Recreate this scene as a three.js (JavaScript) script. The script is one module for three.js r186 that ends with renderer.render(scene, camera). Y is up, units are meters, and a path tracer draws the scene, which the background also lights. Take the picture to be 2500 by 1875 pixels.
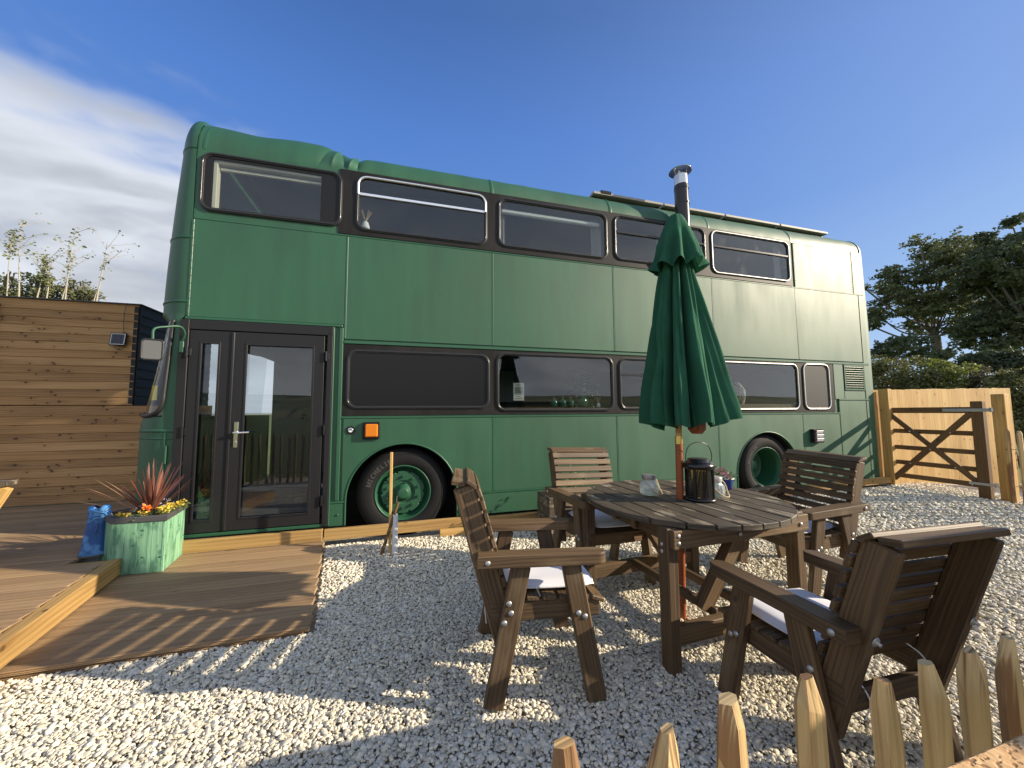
import * as THREE from 'three';
import { mergeGeometries, mergeVertices, toCreasedNormals } from 'three/addons/utils/BufferGeometryUtils.js';
import { TextGeometry } from 'three/addons/geometries/TextGeometry.js';
import { FontLoader } from 'three/addons/loaders/FontLoader.js';

// ---------------------------------------------------------------- camera
const scene = new THREE.Scene();
const camera = new THREE.PerspectiveCamera(92.35, 4 / 3, 0.02, 3000);
camera.rotation.order = 'YXZ';
camera.position.set(0, 1.3, 4.2);
camera.rotation.set(THREE.MathUtils.degToRad(4.3155), THREE.MathUtils.degToRad(-16.0), THREE.MathUtils.degToRad(-0.327));

const renderer = new THREE.WebGLRenderer({ antialias: true });
renderer.setSize(1024, 768);
renderer.toneMapping = THREE.LinearToneMapping;
renderer.toneMappingExposure = 1.68;
renderer.shadowMap.enabled = true;

// ---------------------------------------------------------------- numbers and noise
function mulberry(a) { return function () { a |= 0; a = a + 0x6D2B79F5 | 0; let t = Math.imul(a ^ a >>> 15, 1 | a); t = t + Math.imul(t ^ t >>> 7, 61 | t) ^ t; return ((t ^ t >>> 14) >>> 0) / 4294967296; }; }
const rnd = mulberry(20240611);
const R = (a, b, r = rnd) => a + (b - a) * r();
const clamp = (x, a = 0, b = 1) => Math.min(b, Math.max(a, x));
const sstep = (a, b, x) => { const t = clamp((x - a) / (b - a)); return t * t * (3 - 2 * t); };
const mix = (a, b, t) => a + (b - a) * t;
function hash(x, y, s) { let h = Math.imul(x, 374761393) + Math.imul(y, 668265263) + Math.imul(s, 974711); h = Math.imul(h ^ h >>> 13, 1274126177); return ((h ^ h >>> 16) >>> 0) / 4294967296; }
// value noise that repeats after px, py cells
function pn(x, y, px, py, s) {
  const xi = Math.floor(x), yi = Math.floor(y); let fx = x - xi, fy = y - yi;
  fx = fx * fx * (3 - 2 * fx); fy = fy * fy * (3 - 2 * fy);
  const m = (a, n) => ((a % n) + n) % n;
  const x0 = m(xi, px), x1 = m(xi + 1, px), y0 = m(yi, py), y1 = m(yi + 1, py);
  return mix(mix(hash(x0, y0, s), hash(x1, y0, s), fx), mix(hash(x0, y1, s), hash(x1, y1, s), fx), fy);
}
function pfbm(u, v, fx, fy, oct, s) { let a = 0, w = 0.5, t = 0; for (let i = 0; i < oct; i++) { a += w * pn(u * fx, v * fy, fx, fy, s + i * 17); t += w; fx *= 2; fy *= 2; w *= 0.5; } return a / t; }

// ---------------------------------------------------------------- sky: air and a bank of cloud on the left
const SUN = new THREE.Vector3(0.928, 0.385, 0.371).normalize();
{
  const W = 2048, H = 1024, data = new Float32Array(W * H * 4);
  const wisp = (x, y, s) => { let a = 0, w = 0.5, f = 1; for (let i = 0; i < 6; i++) { a += w * pn(x * f, y * f, 4096, 4096, s + i); w *= 0.52; f *= 2.03; } return a / 0.98; };
  for (let j = 0; j < H; j++) {
    const el = ((j + 0.5) / H - 0.5) * Math.PI, y = Math.sin(el), c = Math.cos(el);
    for (let i = 0; i < W; i++) {
      const ph = ((i + 0.5) / W - 0.5) * 2 * Math.PI, x = Math.cos(ph) * c, z = Math.sin(ph) * c;
      const cs = x * SUN.x + y * SUN.y + z * SUN.z;
      const ed = el * 180 / Math.PI;
      const K = [[0, 0.30, 0.385, 0.51], [10, 0.175, 0.285, 0.485], [25, 0.078, 0.172, 0.412], [37.5, 0.055, 0.136, 0.372], [49, 0.035, 0.092, 0.262], [90, 0.026, 0.072, 0.212]];
      let q = 0; while (q < 4 && ed > K[q + 1][0]) q++; const kt = clamp((ed - K[q][0]) / (K[q + 1][0] - K[q][0]));
      let r = mix(K[q][1], K[q + 1][1], kt), gg = mix(K[q][2], K[q + 1][2], kt), b = mix(K[q][3], K[q + 1][3], kt);
      const toward = Math.pow(clamp(cs * 0.5 + 0.5), 5);
      r += 0.12 * toward; gg += 0.13 * toward; b += 0.12 * toward;
      // cloud
      let az = Math.atan2(x, -z) * 180 / Math.PI;          // 0 straight at the bus, positive to the right
      let away = sstep(6, -12, az) * sstep(-175, -110, az);
      if (az > 150) away = 0; 
      const px = az / 60, py = ed / 22;
      const wx = wisp(px * 2.1 + 7, py * 2.1 + 3, 11) - 0.5, wy = wisp(px * 2.1 + 31, py * 2.1 + 9, 23) - 0.5;
      const n = wisp(px * 2.6 + wx * 1.3 + py * 0.9, py * 3.4 + wy * 1.5 - px * 1.2, 41);
      const n2 = wisp(px * 6 + wx * 2, py * 9 + wy * 2 - px * 4, 77);
      let top = 30.5 + 6 * (wx + wy) + (az + 8) * -0.02;
      let body = sstep(top + 3, top - 4.5, ed + (n2 - 0.5) * 6 + (n - 0.5) * 9);
      let hole = sstep(0.30, 0.46, n + (n2 - 0.5) * 0.18 + 0.05 * sstep(16, 8, ed));
      let cover = body * mix(0.80, 1, hole) * away;
      // a few thin streaks to the right of the bank
      const st = sstep(0.60, 0.85, wisp(px * 5 + 3 + py * 2, py * 12 - px * 5, 91)) * sstep(-10, -2, az) * sstep(14, 3, az) * sstep(36, 32, ed) * sstep(22, 27, ed);
      cover = clamp(cover + st * 0.35);
      const grey = mix(0.32, 0.47, sstep(0.38, 0.70, n2 * 0.5 + n * 0.6)) + 0.06 * sstep(14, 6, ed);
      const cr = grey * 1.0, cg = grey * 1.05, cb = grey * 1.14;
      cover *= 0.96;
      // behind the camera the bank thins to a bright, high veil
      const back = sstep(84, 140, Math.abs(az)) * sstep(34, 12, ed + (n2 - 0.5) * 10) * mix(0.50, 1.0, sstep(0.36, 0.60, n * 0.7 + n2 * 0.35));
      const haze = sstep(84, 140, Math.abs(az)) * sstep(85, 50, ed); r = mix(r, 0.36, haze * 0.8); gg = mix(gg, 0.42, haze * 0.8); b = mix(b, 0.55, haze * 0.8);
      r = mix(r, 0.95, back * 0.85); gg = mix(gg, 0.96, back * 0.85); b = mix(b, 0.98, back * 0.85);
      r = mix(r, cr, cover); gg = mix(gg, cg, cover); b = mix(b, cb, cover);
      if (ed < 0) { const k = clamp(-ed / 8); r = mix(r, 0.20, k); gg = mix(gg, 0.22, k); b = mix(b, 0.20, k); }
      const o = (j * W + i) * 4; data[o] = r; data[o + 1] = gg; data[o + 2] = b; data[o + 3] = 1;
    }
  }
  const sky = new THREE.DataTexture(data, W, H, THREE.RGBAFormat, THREE.FloatType);
  sky.mapping = THREE.EquirectangularReflectionMapping; sky.magFilter = THREE.LinearFilter; sky.minFilter = THREE.LinearFilter; sky.colorSpace = THREE.LinearSRGBColorSpace; sky.needsUpdate = true;
  scene.background = sky; scene.environment = sky;
  scene.backgroundIntensity = 1; scene.environmentIntensity = 1;
}
const sun = new THREE.DirectionalLight(new THREE.Color(1.0, 0.86, 0.66), 5);
sun.position.copy(SUN).multiplyScalar(40); sun.target.position.set(2, 0, 1);
sun.castShadow = true; sun.shadow.mapSize.set(4096, 4096); sun.shadow.radius = 1;
Object.assign(sun.shadow.camera, { left: -16, right: 16, top: 16, bottom: -16, near: 1, far: 120 });
scene.add(sun, sun.target);

// ---------------------------------------------------------------- textures
function tex(w, h, fn, srgb = true) {
  const d = new Uint8Array(w * h * 4);
  for (let j = 0; j < h; j++) for (let i = 0; i < w; i++) { const c = fn((i + 0.5) / w, (j + 0.5) / h), o = (j * w + i) * 4; d[o] = clamp(c[0], 0, 255); d[o + 1] = clamp(c[1], 0, 255); d[o + 2] = clamp(c[2], 0, 255); d[o + 3] = 255; }
  const t = new THREE.DataTexture(d, w, h, THREE.RGBAFormat); t.wrapS = t.wrapT = THREE.RepeatWrapping; t.magFilter = THREE.LinearFilter; t.minFilter = THREE.LinearMipmapLinearFilter; t.generateMipmaps = true;
  t.colorSpace = srgb ? THREE.SRGBColorSpace : THREE.NoColorSpace; t.needsUpdate = true; return t;
}
const lerp3 = (a, b, t) => [mix(a[0], b[0], t), mix(a[1], b[1], t), mix(a[2], b[2], t)];
// sawn timber, 2 m along the grain by 0.5 m across
function woodTex(seed, light, dark, knotCol, knots = 10, ring = 26, streak = 0.35, wear = null, w = 1024, h = 512) {
  const r = mulberry(seed), K = [];
  for (let i = 0; i < knots; i++) K.push([r(), r(), R(0.006, 0.016, r), R(1.1, 1.8, r)]);
  const bump = new Float32Array(w * h);
  const t = tex(w, h, (u, v) => {
    let vv = v, kn = 0, halo = 0;
    for (const [ku, kv, kr, ks] of K) {
      let du = u - ku; du -= Math.round(du); let dv = v - kv; dv -= Math.round(dv);
      const X = du * 2 / ks, Y = dv * 0.5, q = Math.sqrt(X * X + Y * Y);
      const infl = Math.exp(-(X * X) / (18 * kr * kr) - (Y * Y) / (6 * kr * kr));
      vv += Math.sign(dv || 1) * infl * kr * 2.2 * (1 - Math.exp(-Math.abs(dv) * 60)) * -1;
      kn = Math.max(kn, sstep(kr * 1.1, kr * 0.55, q + 0.002 * (pn(u * 400, v * 100, 400, 100, seed) - 0.5)));
      halo = Math.max(halo, infl * 0.8);
    }
    const wob = pfbm(u, v, 3, 4, 3, seed + 5) * 0.10;
    const x = vv + wob;
    const rings = 0.5 + 0.5 * Math.sin(x * ring * 6.283 + 3 * pfbm(u, v, 2, 8, 2, seed + 9));
    const fine = pfbm(u, x, 6, 190, 2, seed + 3), mid = pfbm(u, x, 4, 40, 2, seed + 33), broad = pfbm(u, v, 3, 5, 2, seed + 63);
    let k = clamp(0.15 + 0.38 * Math.pow(rings, 1.6) + streak * (fine - 0.5) * 1.6 + 0.5 * (mid - 0.5) + 0.7 * (broad - 0.5) + 0.35 * halo);
    let c = lerp3(light, dark, k); c = lerp3(c, knotCol, kn * 0.9);
    if (wear) { const ww = sstep(wear.lo, wear.hi, pfbm(u, v, wear.fx || 9, wear.fy || 6, 4, seed + 91) + 0.25 * (fine - 0.5)); c = lerp3(c, wear.c, ww * wear.k); }
    return c;
  });
  return t;
}
const woodBump = tex(1024, 512, (u, v) => { const wob = pfbm(u, v, 3, 4, 2, 8) * 0.06, f = pfbm(u, v + wob, 5, 160, 2, 3), m = pfbm(u, v + wob, 4, 34, 2, 6); const k = 255 * (0.55 * f + 0.45 * m); return [k, k, k]; }, false);
const M = {};
function mat(name, o) { const phys = o.transmission !== undefined || o.clearcoat !== undefined || o.sheen !== undefined || o.ior !== undefined; const m = phys ? new THREE.MeshPhysicalMaterial(o) : new THREE.MeshStandardMaterial(o); m.name = name; M[name] = m; return m; }
const col = (r, g, b) => new THREE.Color().setRGB(r, g, b);
function wood(name, seed, light, dark, knot, opt = {}) {
  const t = woodTex(seed, light, dark, knot, opt.knots, opt.ring, opt.streak, opt.wear);
  t.repeat.set(0.5, 2);
  const b = woodBump.clone(); b.repeat.set(0.5, 2); b.needsUpdate = true;
  return mat(name, { map: t, bumpMap: b, bumpScale: opt.bump ?? 0.0016, roughness: opt.rough ?? 0.72, metalness: 0 });
}
wood('darkWood', 11, [108, 85, 57], [55, 41, 27], [36, 26, 16], { knots: 9, rough: 0.6, wear: { lo: 0.58, hi: 0.75, c: [136, 118, 92], k: 0.5 } });
wood('darkWood2', 12, [95, 74, 49], [49, 37, 24], [33, 24, 15], { knots: 7, rough: 0.62, wear: { lo: 0.6, hi: 0.8, c: [128, 112, 90], k: 0.5 } });
wood('weatheredTop', 13, [84, 74, 60], [45, 39, 31], [35, 29, 24], { knots: 6, rough: 0.66, bump: 0.002, wear: { lo: 0.62, hi: 0.74, c: [172, 160, 140], k: 0.65, fx: 16, fy: 9 } });
wood('larch', 14, [172, 132, 84], [128, 94, 56], [64, 42, 24], { knots: 26, ring: 18 });
wood('larch2', 15, [160, 122, 78], [116, 84, 50], [60, 40, 22], { knots: 30, ring: 16 });
wood('larch3', 25, [184, 146, 98], [142, 106, 66], [70, 47, 28], { knots: 24, ring: 20 });
wood('charred', 16, [46, 46, 46], [22, 22, 23], [14, 14, 14], { knots: 8, rough: 0.8, bump: 0.003 });
wood('newPine', 17, [204, 168, 104], [166, 126, 70], [112, 76, 40], { knots: 14, ring: 14 });
wood('newPine2', 18, [194, 158, 94], [156, 118, 64], [106, 72, 38], { knots: 12, ring: 13 });
wood('newPine3', 28, [210, 178, 116], [174, 134, 78], [118, 82, 44], { knots: 16, ring: 16 });
wood('treatedPine', 19, [172, 140, 86], [132, 100, 56], [88, 62, 34], { knots: 10, ring: 15 });
wood('gateWood', 20, [112, 84, 50], [74, 54, 32], [46, 32, 19], { knots: 8 });
wood('deckBoard', 21, [178, 148, 110], [138, 110, 78], [94, 73, 51], { knots: 3, ring: 10, streak: 0.5, rough: 0.66, wear: { lo: 0.62, hi: 0.8, c: [160, 138, 112], k: 0.4 } });
wood('deckBoard2', 22, [167, 138, 102], [129, 102, 72], [88, 68, 47], { knots: 3, ring: 11, streak: 0.5, rough: 0.66, wear: { lo: 0.6, hi: 0.8, c: [150, 128, 104], k: 0.4 } });
wood('chestnut', 23, [208, 182, 132], [174, 142, 96], [112, 82, 50], { knots: 8, ring: 34, streak: 0.35, bump: 0.004, wear: { lo: 0.60, hi: 0.68, c: [112, 72, 44], k: 0.6, fx: 6, fy: 4 } });
wood('chestnut2', 24, [196, 168, 118], [160, 126, 84], [100, 70, 44], { knots: 9, ring: 30, streak: 0.35, bump: 0.004, wear: { lo: 0.52, hi: 0.62, c: [96, 60, 38], k: 0.6, fx: 5, fy: 4 } });
wood('greenStain', 26, [138, 184, 148], [90, 138, 108], [52, 88, 70], { knots: 22, ring: 9, streak: 0.3, rough: 0.5, wear: { lo: 0.56, hi: 0.74, c: [60, 108, 88], k: 0.6, fx: 8, fy: 10 } });
wood('poleWood', 27, [156, 84, 44], [122, 60, 30], [84, 42, 22], { knots: 2, rough: 0.45, bump: 0.0005 });
M.greenStain.map.repeat.set(1.3, 2.2);
// reeded decking: fine grooves along the board
{ const g = tex(64, 512, (u, v) => { const s = 0.5 + 0.5 * Math.cos(v * 2 * Math.PI * 28); const k = 255 * Math.pow(s, 0.6); return [k, k, k]; }, false); g.repeat.set(1, 1 / 0.24); M.deckBoard.bumpMap = g; M.deckBoard.bumpScale = 0.003; const g2 = g.clone(); g2.needsUpdate = true; M.deckBoard2.bumpMap = g2; M.deckBoard2.bumpScale = 0.003; }

// bus paint: brush-painted gloss over old, slightly dented aluminium
{
  const S = 1024;
  const dents = []; const r = mulberry(77); for (let i = 0; i < 46; i++) dents.push([r(), r(), R(0.004, 0.011, r), R(-1, 1, r)]);
  const hgt = tex(S, S, (u, v) => {
    let k = 0.55 * pfbm(u, v, 5, 4, 2, 101) + 0.11 * pfbm(u, v, 14, 9, 2, 131) + 0.016 * pfbm(u, v, 150, 60, 2, 151) + 0.012 * pfbm(u, v, 320, 320, 1, 171);
    for (const [a, b, q, s] of dents) { let du = u - a; du -= Math.round(du); let dv = v - b; dv -= Math.round(dv); k += 0.09 * s * Math.exp(-(du * du + dv * dv) / (q * q)); }
    const c = 255 * clamp(k); return [c, c, c];
  }, false);
  hgt.repeat.set(0.25, 0.25);
  const rough = tex(512, 512, (u, v) => { const k = 0.50 + 0.22 * (pfbm(u, v, 24, 5, 3, 201) - 0.5) + 0.16 * (pfbm(u, v, 6, 6, 3, 211) - 0.5); return [0, 255 * k, 0]; }, false);
  rough.repeat.set(0.25, 0.25);
  const c = tex(512, 512, (u, v) => { const k = 1 + 0.16 * (pfbm(u, v, 46, 5, 3, 221) - 0.5) + 0.12 * (pfbm(u, v, 5, 5, 3, 231) - 0.5); return [32 * k, 80 * k, 55 * k]; });
  c.repeat.set(0.25, 0.25);
  mat('busGreen', { map: c, roughness: 0.66, specularIntensity: 0.55, metalness: 0, bumpMap: hgt, bumpScale: 0.017, clearcoat: 0.75, clearcoatRoughnessMap: rough, clearcoatRoughness: 1 });
}
mat('busGreenPlain', { color: new THREE.Color('#26523b'), roughness: 0.42 });
{
  const t = tex(512, 512, (u, v) => { const k = pfbm(u, v, 7, 7, 4, 301), s = pfbm(u, v, 60, 6, 3, 311); const a = 30 + 22 * (k - 0.5) + 10 * (s - 0.5); return [a * 1.06, a * 1.0, a * 0.98]; }); t.repeat.set(0.5, 0.5);
  mat('bandBlack', { map: t, roughness: 0.5 });
}
mat('rubber', { color: col(0.018, 0.018, 0.019), roughness: 0.42 });
mat('tyreRubber', { color: col(0.012, 0.012, 0.0125), roughness: 0.7 });
mat('tyreText', { color: col(0.055, 0.055, 0.052), roughness: 0.7 });
mat('blackPaint', { color: col(0.012, 0.012, 0.013), roughness: 0.38 });
mat('blackDull', { color: col(0.012, 0.012, 0.012), roughness: 0.9 });
mat('doorFrame', { color: col(0.017, 0.017, 0.019), roughness: 0.4 });
mat('blackBoard', { color: col(0.008, 0.008, 0.009), roughness: 0.28 });
mat('alu', { color: col(0.80, 0.80, 0.80), roughness: 0.3, metalness: 0.9 });
mat('aluDull', { color: col(0.62, 0.61, 0.58), roughness: 0.45, metalness: 0.85 });
mat('solarFrame', { color: col(0.30, 0.28, 0.25), roughness: 0.6 });
mat('chrome', { color: col(0.85, 0.85, 0.86), roughness: 0.1, metalness: 1 });
mat('galv', { color: col(0.50, 0.51, 0.52), roughness: 0.48, metalness: 0.9 });
mat('whitePaint', { color: col(0.74, 0.74, 0.72), roughness: 0.5 });
mat('cream', { color: col(0.78, 0.72, 0.55), roughness: 0.5 });
mat('glass', { color: col(0.80, 0.83, 0.84), roughness: 0.015, transmission: 1, thickness: 0, ior: 1.52 });
mat('clearGlass', { color: col(0.86, 0.90, 0.90), roughness: 0.06, transmission: 0.82, thickness: 0, ior: 1.5 });
{
  const sm = tex(512, 256, (u, v) => { const k = pfbm(u, v, 9, 4, 4, 401), q = pfbm(u, v, 60, 12, 2, 405); const a = clamp(0.02 + 0.12 * sstep(0.5, 0.75, k) + 0.06 * (q - 0.5)); return [0, 255 * a, 0]; }, false); sm.repeat.set(0.6, 1.2);
  const m = M.glass.clone(); m.name = 'glassSmeared'; m.roughnessMap = sm; m.roughness = 1; M.glassSmeared = m;
}
mat('lining', { color: col(0.10, 0.10, 0.105), roughness: 0.8 });
mat('liningPale', { color: col(0.34, 0.34, 0.33), roughness: 0.8 });
mat('amber', { color: col(0.95, 0.28, 0.02), roughness: 0.2, transmission: 0.35, thickness: 0 });
mat('solarCell', { color: col(0.01, 0.014, 0.04), roughness: 0.18 });
mat('flueBlack', { color: col(0.012, 0.012, 0.014), roughness: 0.22 });
mat('steelShiny', { color: col(0.66, 0.64, 0.60), roughness: 0.2, metalness: 1 });
mat('yellowPlastic', { color: col(0.75, 0.58, 0.02), roughness: 0.5 });
mat('lanternBlack', { color: col(0.012, 0.012, 0.012), roughness: 0.25 });
mat('lanternGold', { color: col(0.62, 0.44, 0.14), roughness: 0.35, metalness: 0.7, side: THREE.DoubleSide });
mat('rope', { color: col(0.52, 0.42, 0.26), roughness: 0.9 });
mat('jarLid', { color: col(0.34, 0.34, 0.36), roughness: 0.3, metalness: 0.6 });
mat('glazeGreen', { color: col(0.018, 0.09, 0.05), roughness: 0.12 });
mat('white', { color: col(0.78, 0.78, 0.76), roughness: 0.6 });
mat('straw', { color: col(0.6, 0.42, 0.22), roughness: 0.8 });
mat('tubeGuard', { color: col(0.66, 0.67, 0.70), roughness: 0.5 });
mat('brass', { color: col(0.75, 0.55, 0.18), roughness: 0.3, metalness: 0.9 });
mat('slate', { color: col(0.07, 0.07, 0.075), roughness: 0.6 });
mat('blueGlaze', { color: col(0.03, 0.06, 0.26), roughness: 0.3 });
{
  const weave = tex(256, 256, (u, v) => { const k = 128 + 60 * Math.sin(u * 6.283 * 64) * Math.sin(v * 6.283 * 64) + 50 * (pfbm(u, v, 16, 16, 3, 501) - 0.5); return [k, k, k]; }, false); weave.repeat.set(6, 6);
  const gm = tex(256, 256, (u, v) => { const k = 1 + 0.25 * (pfbm(u, v, 9, 9, 4, 511) - 0.5); return [46 * k, 96 * k, 74 * k]; }); gm.repeat.set(1, 1);
  mat('canopy', { map: gm, bumpMap: weave, bumpScale: 0.0004, roughness: 0.95, specularIntensity: 0.3, transmission: 0.18, thickness: 0, side: THREE.DoubleSide });
  mat('cushion', { color: col(0.72, 0.73, 0.78), bumpMap: weave, bumpScale: 0.0003, roughness: 0.9, sheen: 0.2 });
  const cm = tex(256, 256, (u, v) => { const k = sstep(0.45, 0.6, pfbm(u, v, 14, 14, 3, 521)); return lerp3([190, 182, 168], [104, 100, 94], k); }); cm.repeat.set(2, 2);
  mat('scatterFabric', { map: cm, roughness: 0.9 });
  const bl = tex(512, 512, (u, v) => { const k = pfbm(u, v, 5, 7, 4, 531), s = sstep(0.54, 0.7, pfbm(u, v, 8, 5, 4, 541)); return lerp3(lerp3([24, 84, 150], [18, 62, 118], k), [96, 156, 208], s * 0.7); });
  mat('blueCoat', { map: bl, roughness: 0.35 });
}
function leafMat(name, r, g, b, tr = 0.35) { return mat(name, { color: col(1, 1, 1), vertexColors: true, roughness: 0.75, transmission: tr, thickness: 0, side: THREE.DoubleSide, userData: { c: [r, g, b] } }); }
leafMat('leaf', 1, 1, 1, 0.42);
mat('bark', { color: col(0.16, 0.14, 0.11), roughness: 0.9 });
mat('barkPale', { color: col(0.36, 0.33, 0.27), roughness: 0.85 });
mat('soil', { color: col(0.045, 0.032, 0.022), roughness: 0.95 });
mat('greyMesh', { color: col(0.05, 0.05, 0.05), roughness: 0.55 });
mat('ventGrey', { color: col(0.45, 0.44, 0.46), roughness: 0.3 });
mat('mirrorBack', { color: col(0.10, 0.105, 0.105), roughness: 0.35 });
{ // printed notice in the window
  const cv = document.createElement('canvas'); cv.width = 140; cv.height = 220; const x = cv.getContext('2d'); x.fillStyle = '#8d928c'; x.fillRect(0, 0, 140, 220); x.fillStyle = '#b9bcb4'; x.fillRect(6, 150, 128, 62); x.fillStyle = '#2a2d2b'; x.font = 'bold 26px sans-serif'; x.textAlign = 'center'; x.fillText('FARM', 70, 36); x.font = 'bold 20px sans-serif'; x.fillText('BUTT', 70, 175); x.fillText('NUGGETS', 70, 200); x.fillStyle = '#59605a'; x.fillRect(20, 50, 100, 80);
  const t = new THREE.CanvasTexture(cv); t.colorSpace = THREE.SRGBColorSpace; mat('notice', { map: t, roughness: 0.7 });
}
{ const t = tex(512, 512, (u, v) => { const k = pfbm(u, v, 90, 40, 3, 701), q = pfbm(u, v, 10, 8, 3, 711), d = sstep(0.62, 0.72, pfbm(u, v, 70, 120, 2, 721)); return lerp3(lerp3([226, 190, 140], [190, 146, 96], clamp(k * 1.2 - 0.1 + (q - 0.5) * 0.5)), [140, 100, 62], d * 0.8); }); t.repeat.set(2.5, 2.5); mat('roughTop', { map: t, bumpMap: t, bumpScale: 0.003, roughness: 0.85 }); }
mat('liningMid', { color: col(0.15, 0.15, 0.155), roughness: 0.8 });
for (const k of ['tyreRubber', 'blackPaint', 'doorFrame', 'blackBoard', 'bandBlack', 'greyMesh']) { const o = M[k], n = new THREE.MeshPhysicalMaterial({ color: o.color, map: o.map, roughness: o.roughness, specularIntensity: 0.45 }); n.name = k; M[k] = n; }

// ---------------------------------------------------------------- shapes
const V3 = (x, y, z) => new THREE.Vector3(x, y, z);
function polyGeo(polys) {           // flat polygons -> non-indexed geometry
  const p = [];
  for (const q of polys) for (let i = 1; i + 1 < q.length; i++) p.push(...q[0], ...q[i], ...q[i + 1]);
  const g = new THREE.BufferGeometry(); g.setAttribute('position', new THREE.Float32BufferAttribute(p, 3)); g.computeVertexNormals();
  g.setAttribute('uv', new THREE.Float32BufferAttribute(new Float32Array(p.length / 3 * 2), 2)); return g;
}
// uv in metres, u along the grain axis; each piece starts elsewhere in the texture
function uvGrain(g, axis = 0, ou = R(0, 2), ov = R(0, 0.5)) {
  if (g.index) g = g.toNonIndexed();
  const p = g.attributes.position, n = p.count, uv = new Float32Array(n * 2), A = V3(), B = V3(), C = V3();
  for (let i = 0; i < n; i += 3) {
    A.fromBufferAttribute(p, i); B.fromBufferAttribute(p, i + 1); C.fromBufferAttribute(p, i + 2);
    const N = B.clone().sub(A).cross(C.clone().sub(A)); const a = [Math.abs(N.x), Math.abs(N.y), Math.abs(N.z)];
    let d = a[0] > a[1] ? (a[0] > a[2] ? 0 : 2) : (a[1] > a[2] ? 1 : 2);
    for (let k = 0; k < 3; k++) {
      const q = [p.getX(i + k), p.getY(i + k), p.getZ(i + k)]; let u, v;
      if (d === axis) { const o = [0, 1, 2].filter(e => e !== axis); u = q[o[0]] * 0.35; v = q[o[1]]; }
      else { u = q[axis]; v = q[3 - axis - d] + d * 0.173; }
      uv[(i + k) * 2] = u + ou; uv[(i + k) * 2 + 1] = v + ov;
    }
  }
  g.setAttribute('uv', new THREE.BufferAttribute(uv, 2)); return g;
}
function chamBox(w, h, d, c = 0.004, axis = -1) {
  const H = [w / 2, h / 2, d / 2]; c = Math.min(c, H[0] * 0.8, H[1] * 0.8, H[2] * 0.8);
  const P = (a, s, tb, tc) => { const q = [0, 0, 0], b = (a + 1) % 3, e = (a + 2) % 3; q[a] = s * H[a]; q[b] = tb * (H[b] - c); q[e] = tc * (H[e] - c); return q; };
  const polys = [];
  const add = pts => { const A = V3(...pts[0]), N = V3(...pts[1]).sub(A).cross(V3(...pts[2]).sub(A)); const m = pts.reduce((s, q) => s.add(V3(...q)), V3()); polys.push(N.dot(m) < 0 ? pts.slice().reverse() : pts); };
  for (let a = 0; a < 3; a++) for (const s of [-1, 1]) add([P(a, s, -1, -1), P(a, s, 1, -1), P(a, s, 1, 1), P(a, s, -1, 1)]);
  for (let a = 0; a < 3; a++) { const b = (a + 1) % 3; for (const s of [-1, 1]) for (const s2 of [-1, 1]) add([P(a, s, s2, -1), P(a, s, s2, 1), P(b, s2, 1, s), P(b, s2, -1, s)]); }
  for (const x of [-1, 1]) for (const y of [-1, 1]) for (const z of [-1, 1]) add([P(0, x, y, z), P(1, y, z, x), P(2, z, x, y)]);
  const ax = axis >= 0 ? axis : (w >= h ? (w >= d ? 0 : 2) : (h >= d ? 1 : 2));
  return uvGrain(polyGeo(polys), ax);
}
const at = (g, x, y, z) => g.translate(x, y, z);
// a squared timber from a to b: width across, thick in the direction of 'up'
function beamGeo(a, b, width, thick, up = V3(0, 1, 0), c = 0.004) {
  const d = b.clone().sub(a), L = d.length(); const g = chamBox(L, thick, width, c, 0);
  const X = d.normalize(), Z = X.clone().cross(up).normalize(), Y = Z.clone().cross(X).normalize();
  const m = new THREE.Matrix4().makeBasis(X, Y, Z); m.setPosition(a.clone().add(b).multiplyScalar(0.5)); return g.applyMatrix4(m);
}
function tubeGeo(pts, r, seg = 24, rad = 8, closed = false) { return new THREE.TubeGeometry(new THREE.CatmullRomCurve3(pts.map(p => Array.isArray(p) ? V3(...p) : p), closed), seg, r, rad, closed); }
function rodGeo(a, b, r0, r1 = r0, seg = 12) { const d = b.clone().sub(a), L = d.length(); const g = new THREE.CylinderGeometry(r1, r0, L, seg); g.applyQuaternion(new THREE.Quaternion().setFromUnitVectors(V3(0, 1, 0), d.normalize())); return g.translate((a.x + b.x) / 2, (a.y + b.y) / 2, (a.z + b.z) / 2); }
const lathe = (pts, seg = 32) => new THREE.LatheGeometry(pts.map(p => new THREE.Vector2(p[0], p[1])), seg);
function rr(s, x0, y0, x1, y1, r) { s.moveTo(x0 + r, y0); s.lineTo(x1 - r, y0); s.absarc(x1 - r, y0 + r, r, -Math.PI / 2, 0); s.lineTo(x1, y1 - r); s.absarc(x1 - r, y1 - r, r, 0, Math.PI / 2); s.lineTo(x0 + r, y1); s.absarc(x0 + r, y1 - r, r, Math.PI / 2, Math.PI); s.lineTo(x0, y0 + r); s.absarc(x0 + r, y0 + r, r, Math.PI, Math.PI * 1.5); return s; }
const rrShape = (...a) => rr(new THREE.Shape(), ...a), rrPath = (...a) => rr(new THREE.Path(), ...a);
const ext = (shape, depth, bevel = 0, bs = 1, curve = 10) => new THREE.ExtrudeGeometry(shape, { depth, bevelEnabled: bevel > 0, bevelThickness: bevel, bevelSize: bevel, bevelOffset: -bevel, bevelSegments: bs, curveSegments: curve });
function strip(g) { g = g.index ? g.toNonIndexed() : g; const o = new THREE.BufferGeometry(); for (const k of ['position', 'normal', 'uv']) if (g.attributes[k]) o.setAttribute(k, g.attributes[k]); return o; }
const merge = gs => gs.length === 1 ? gs[0] : mergeGeometries(gs.map(strip));

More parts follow.
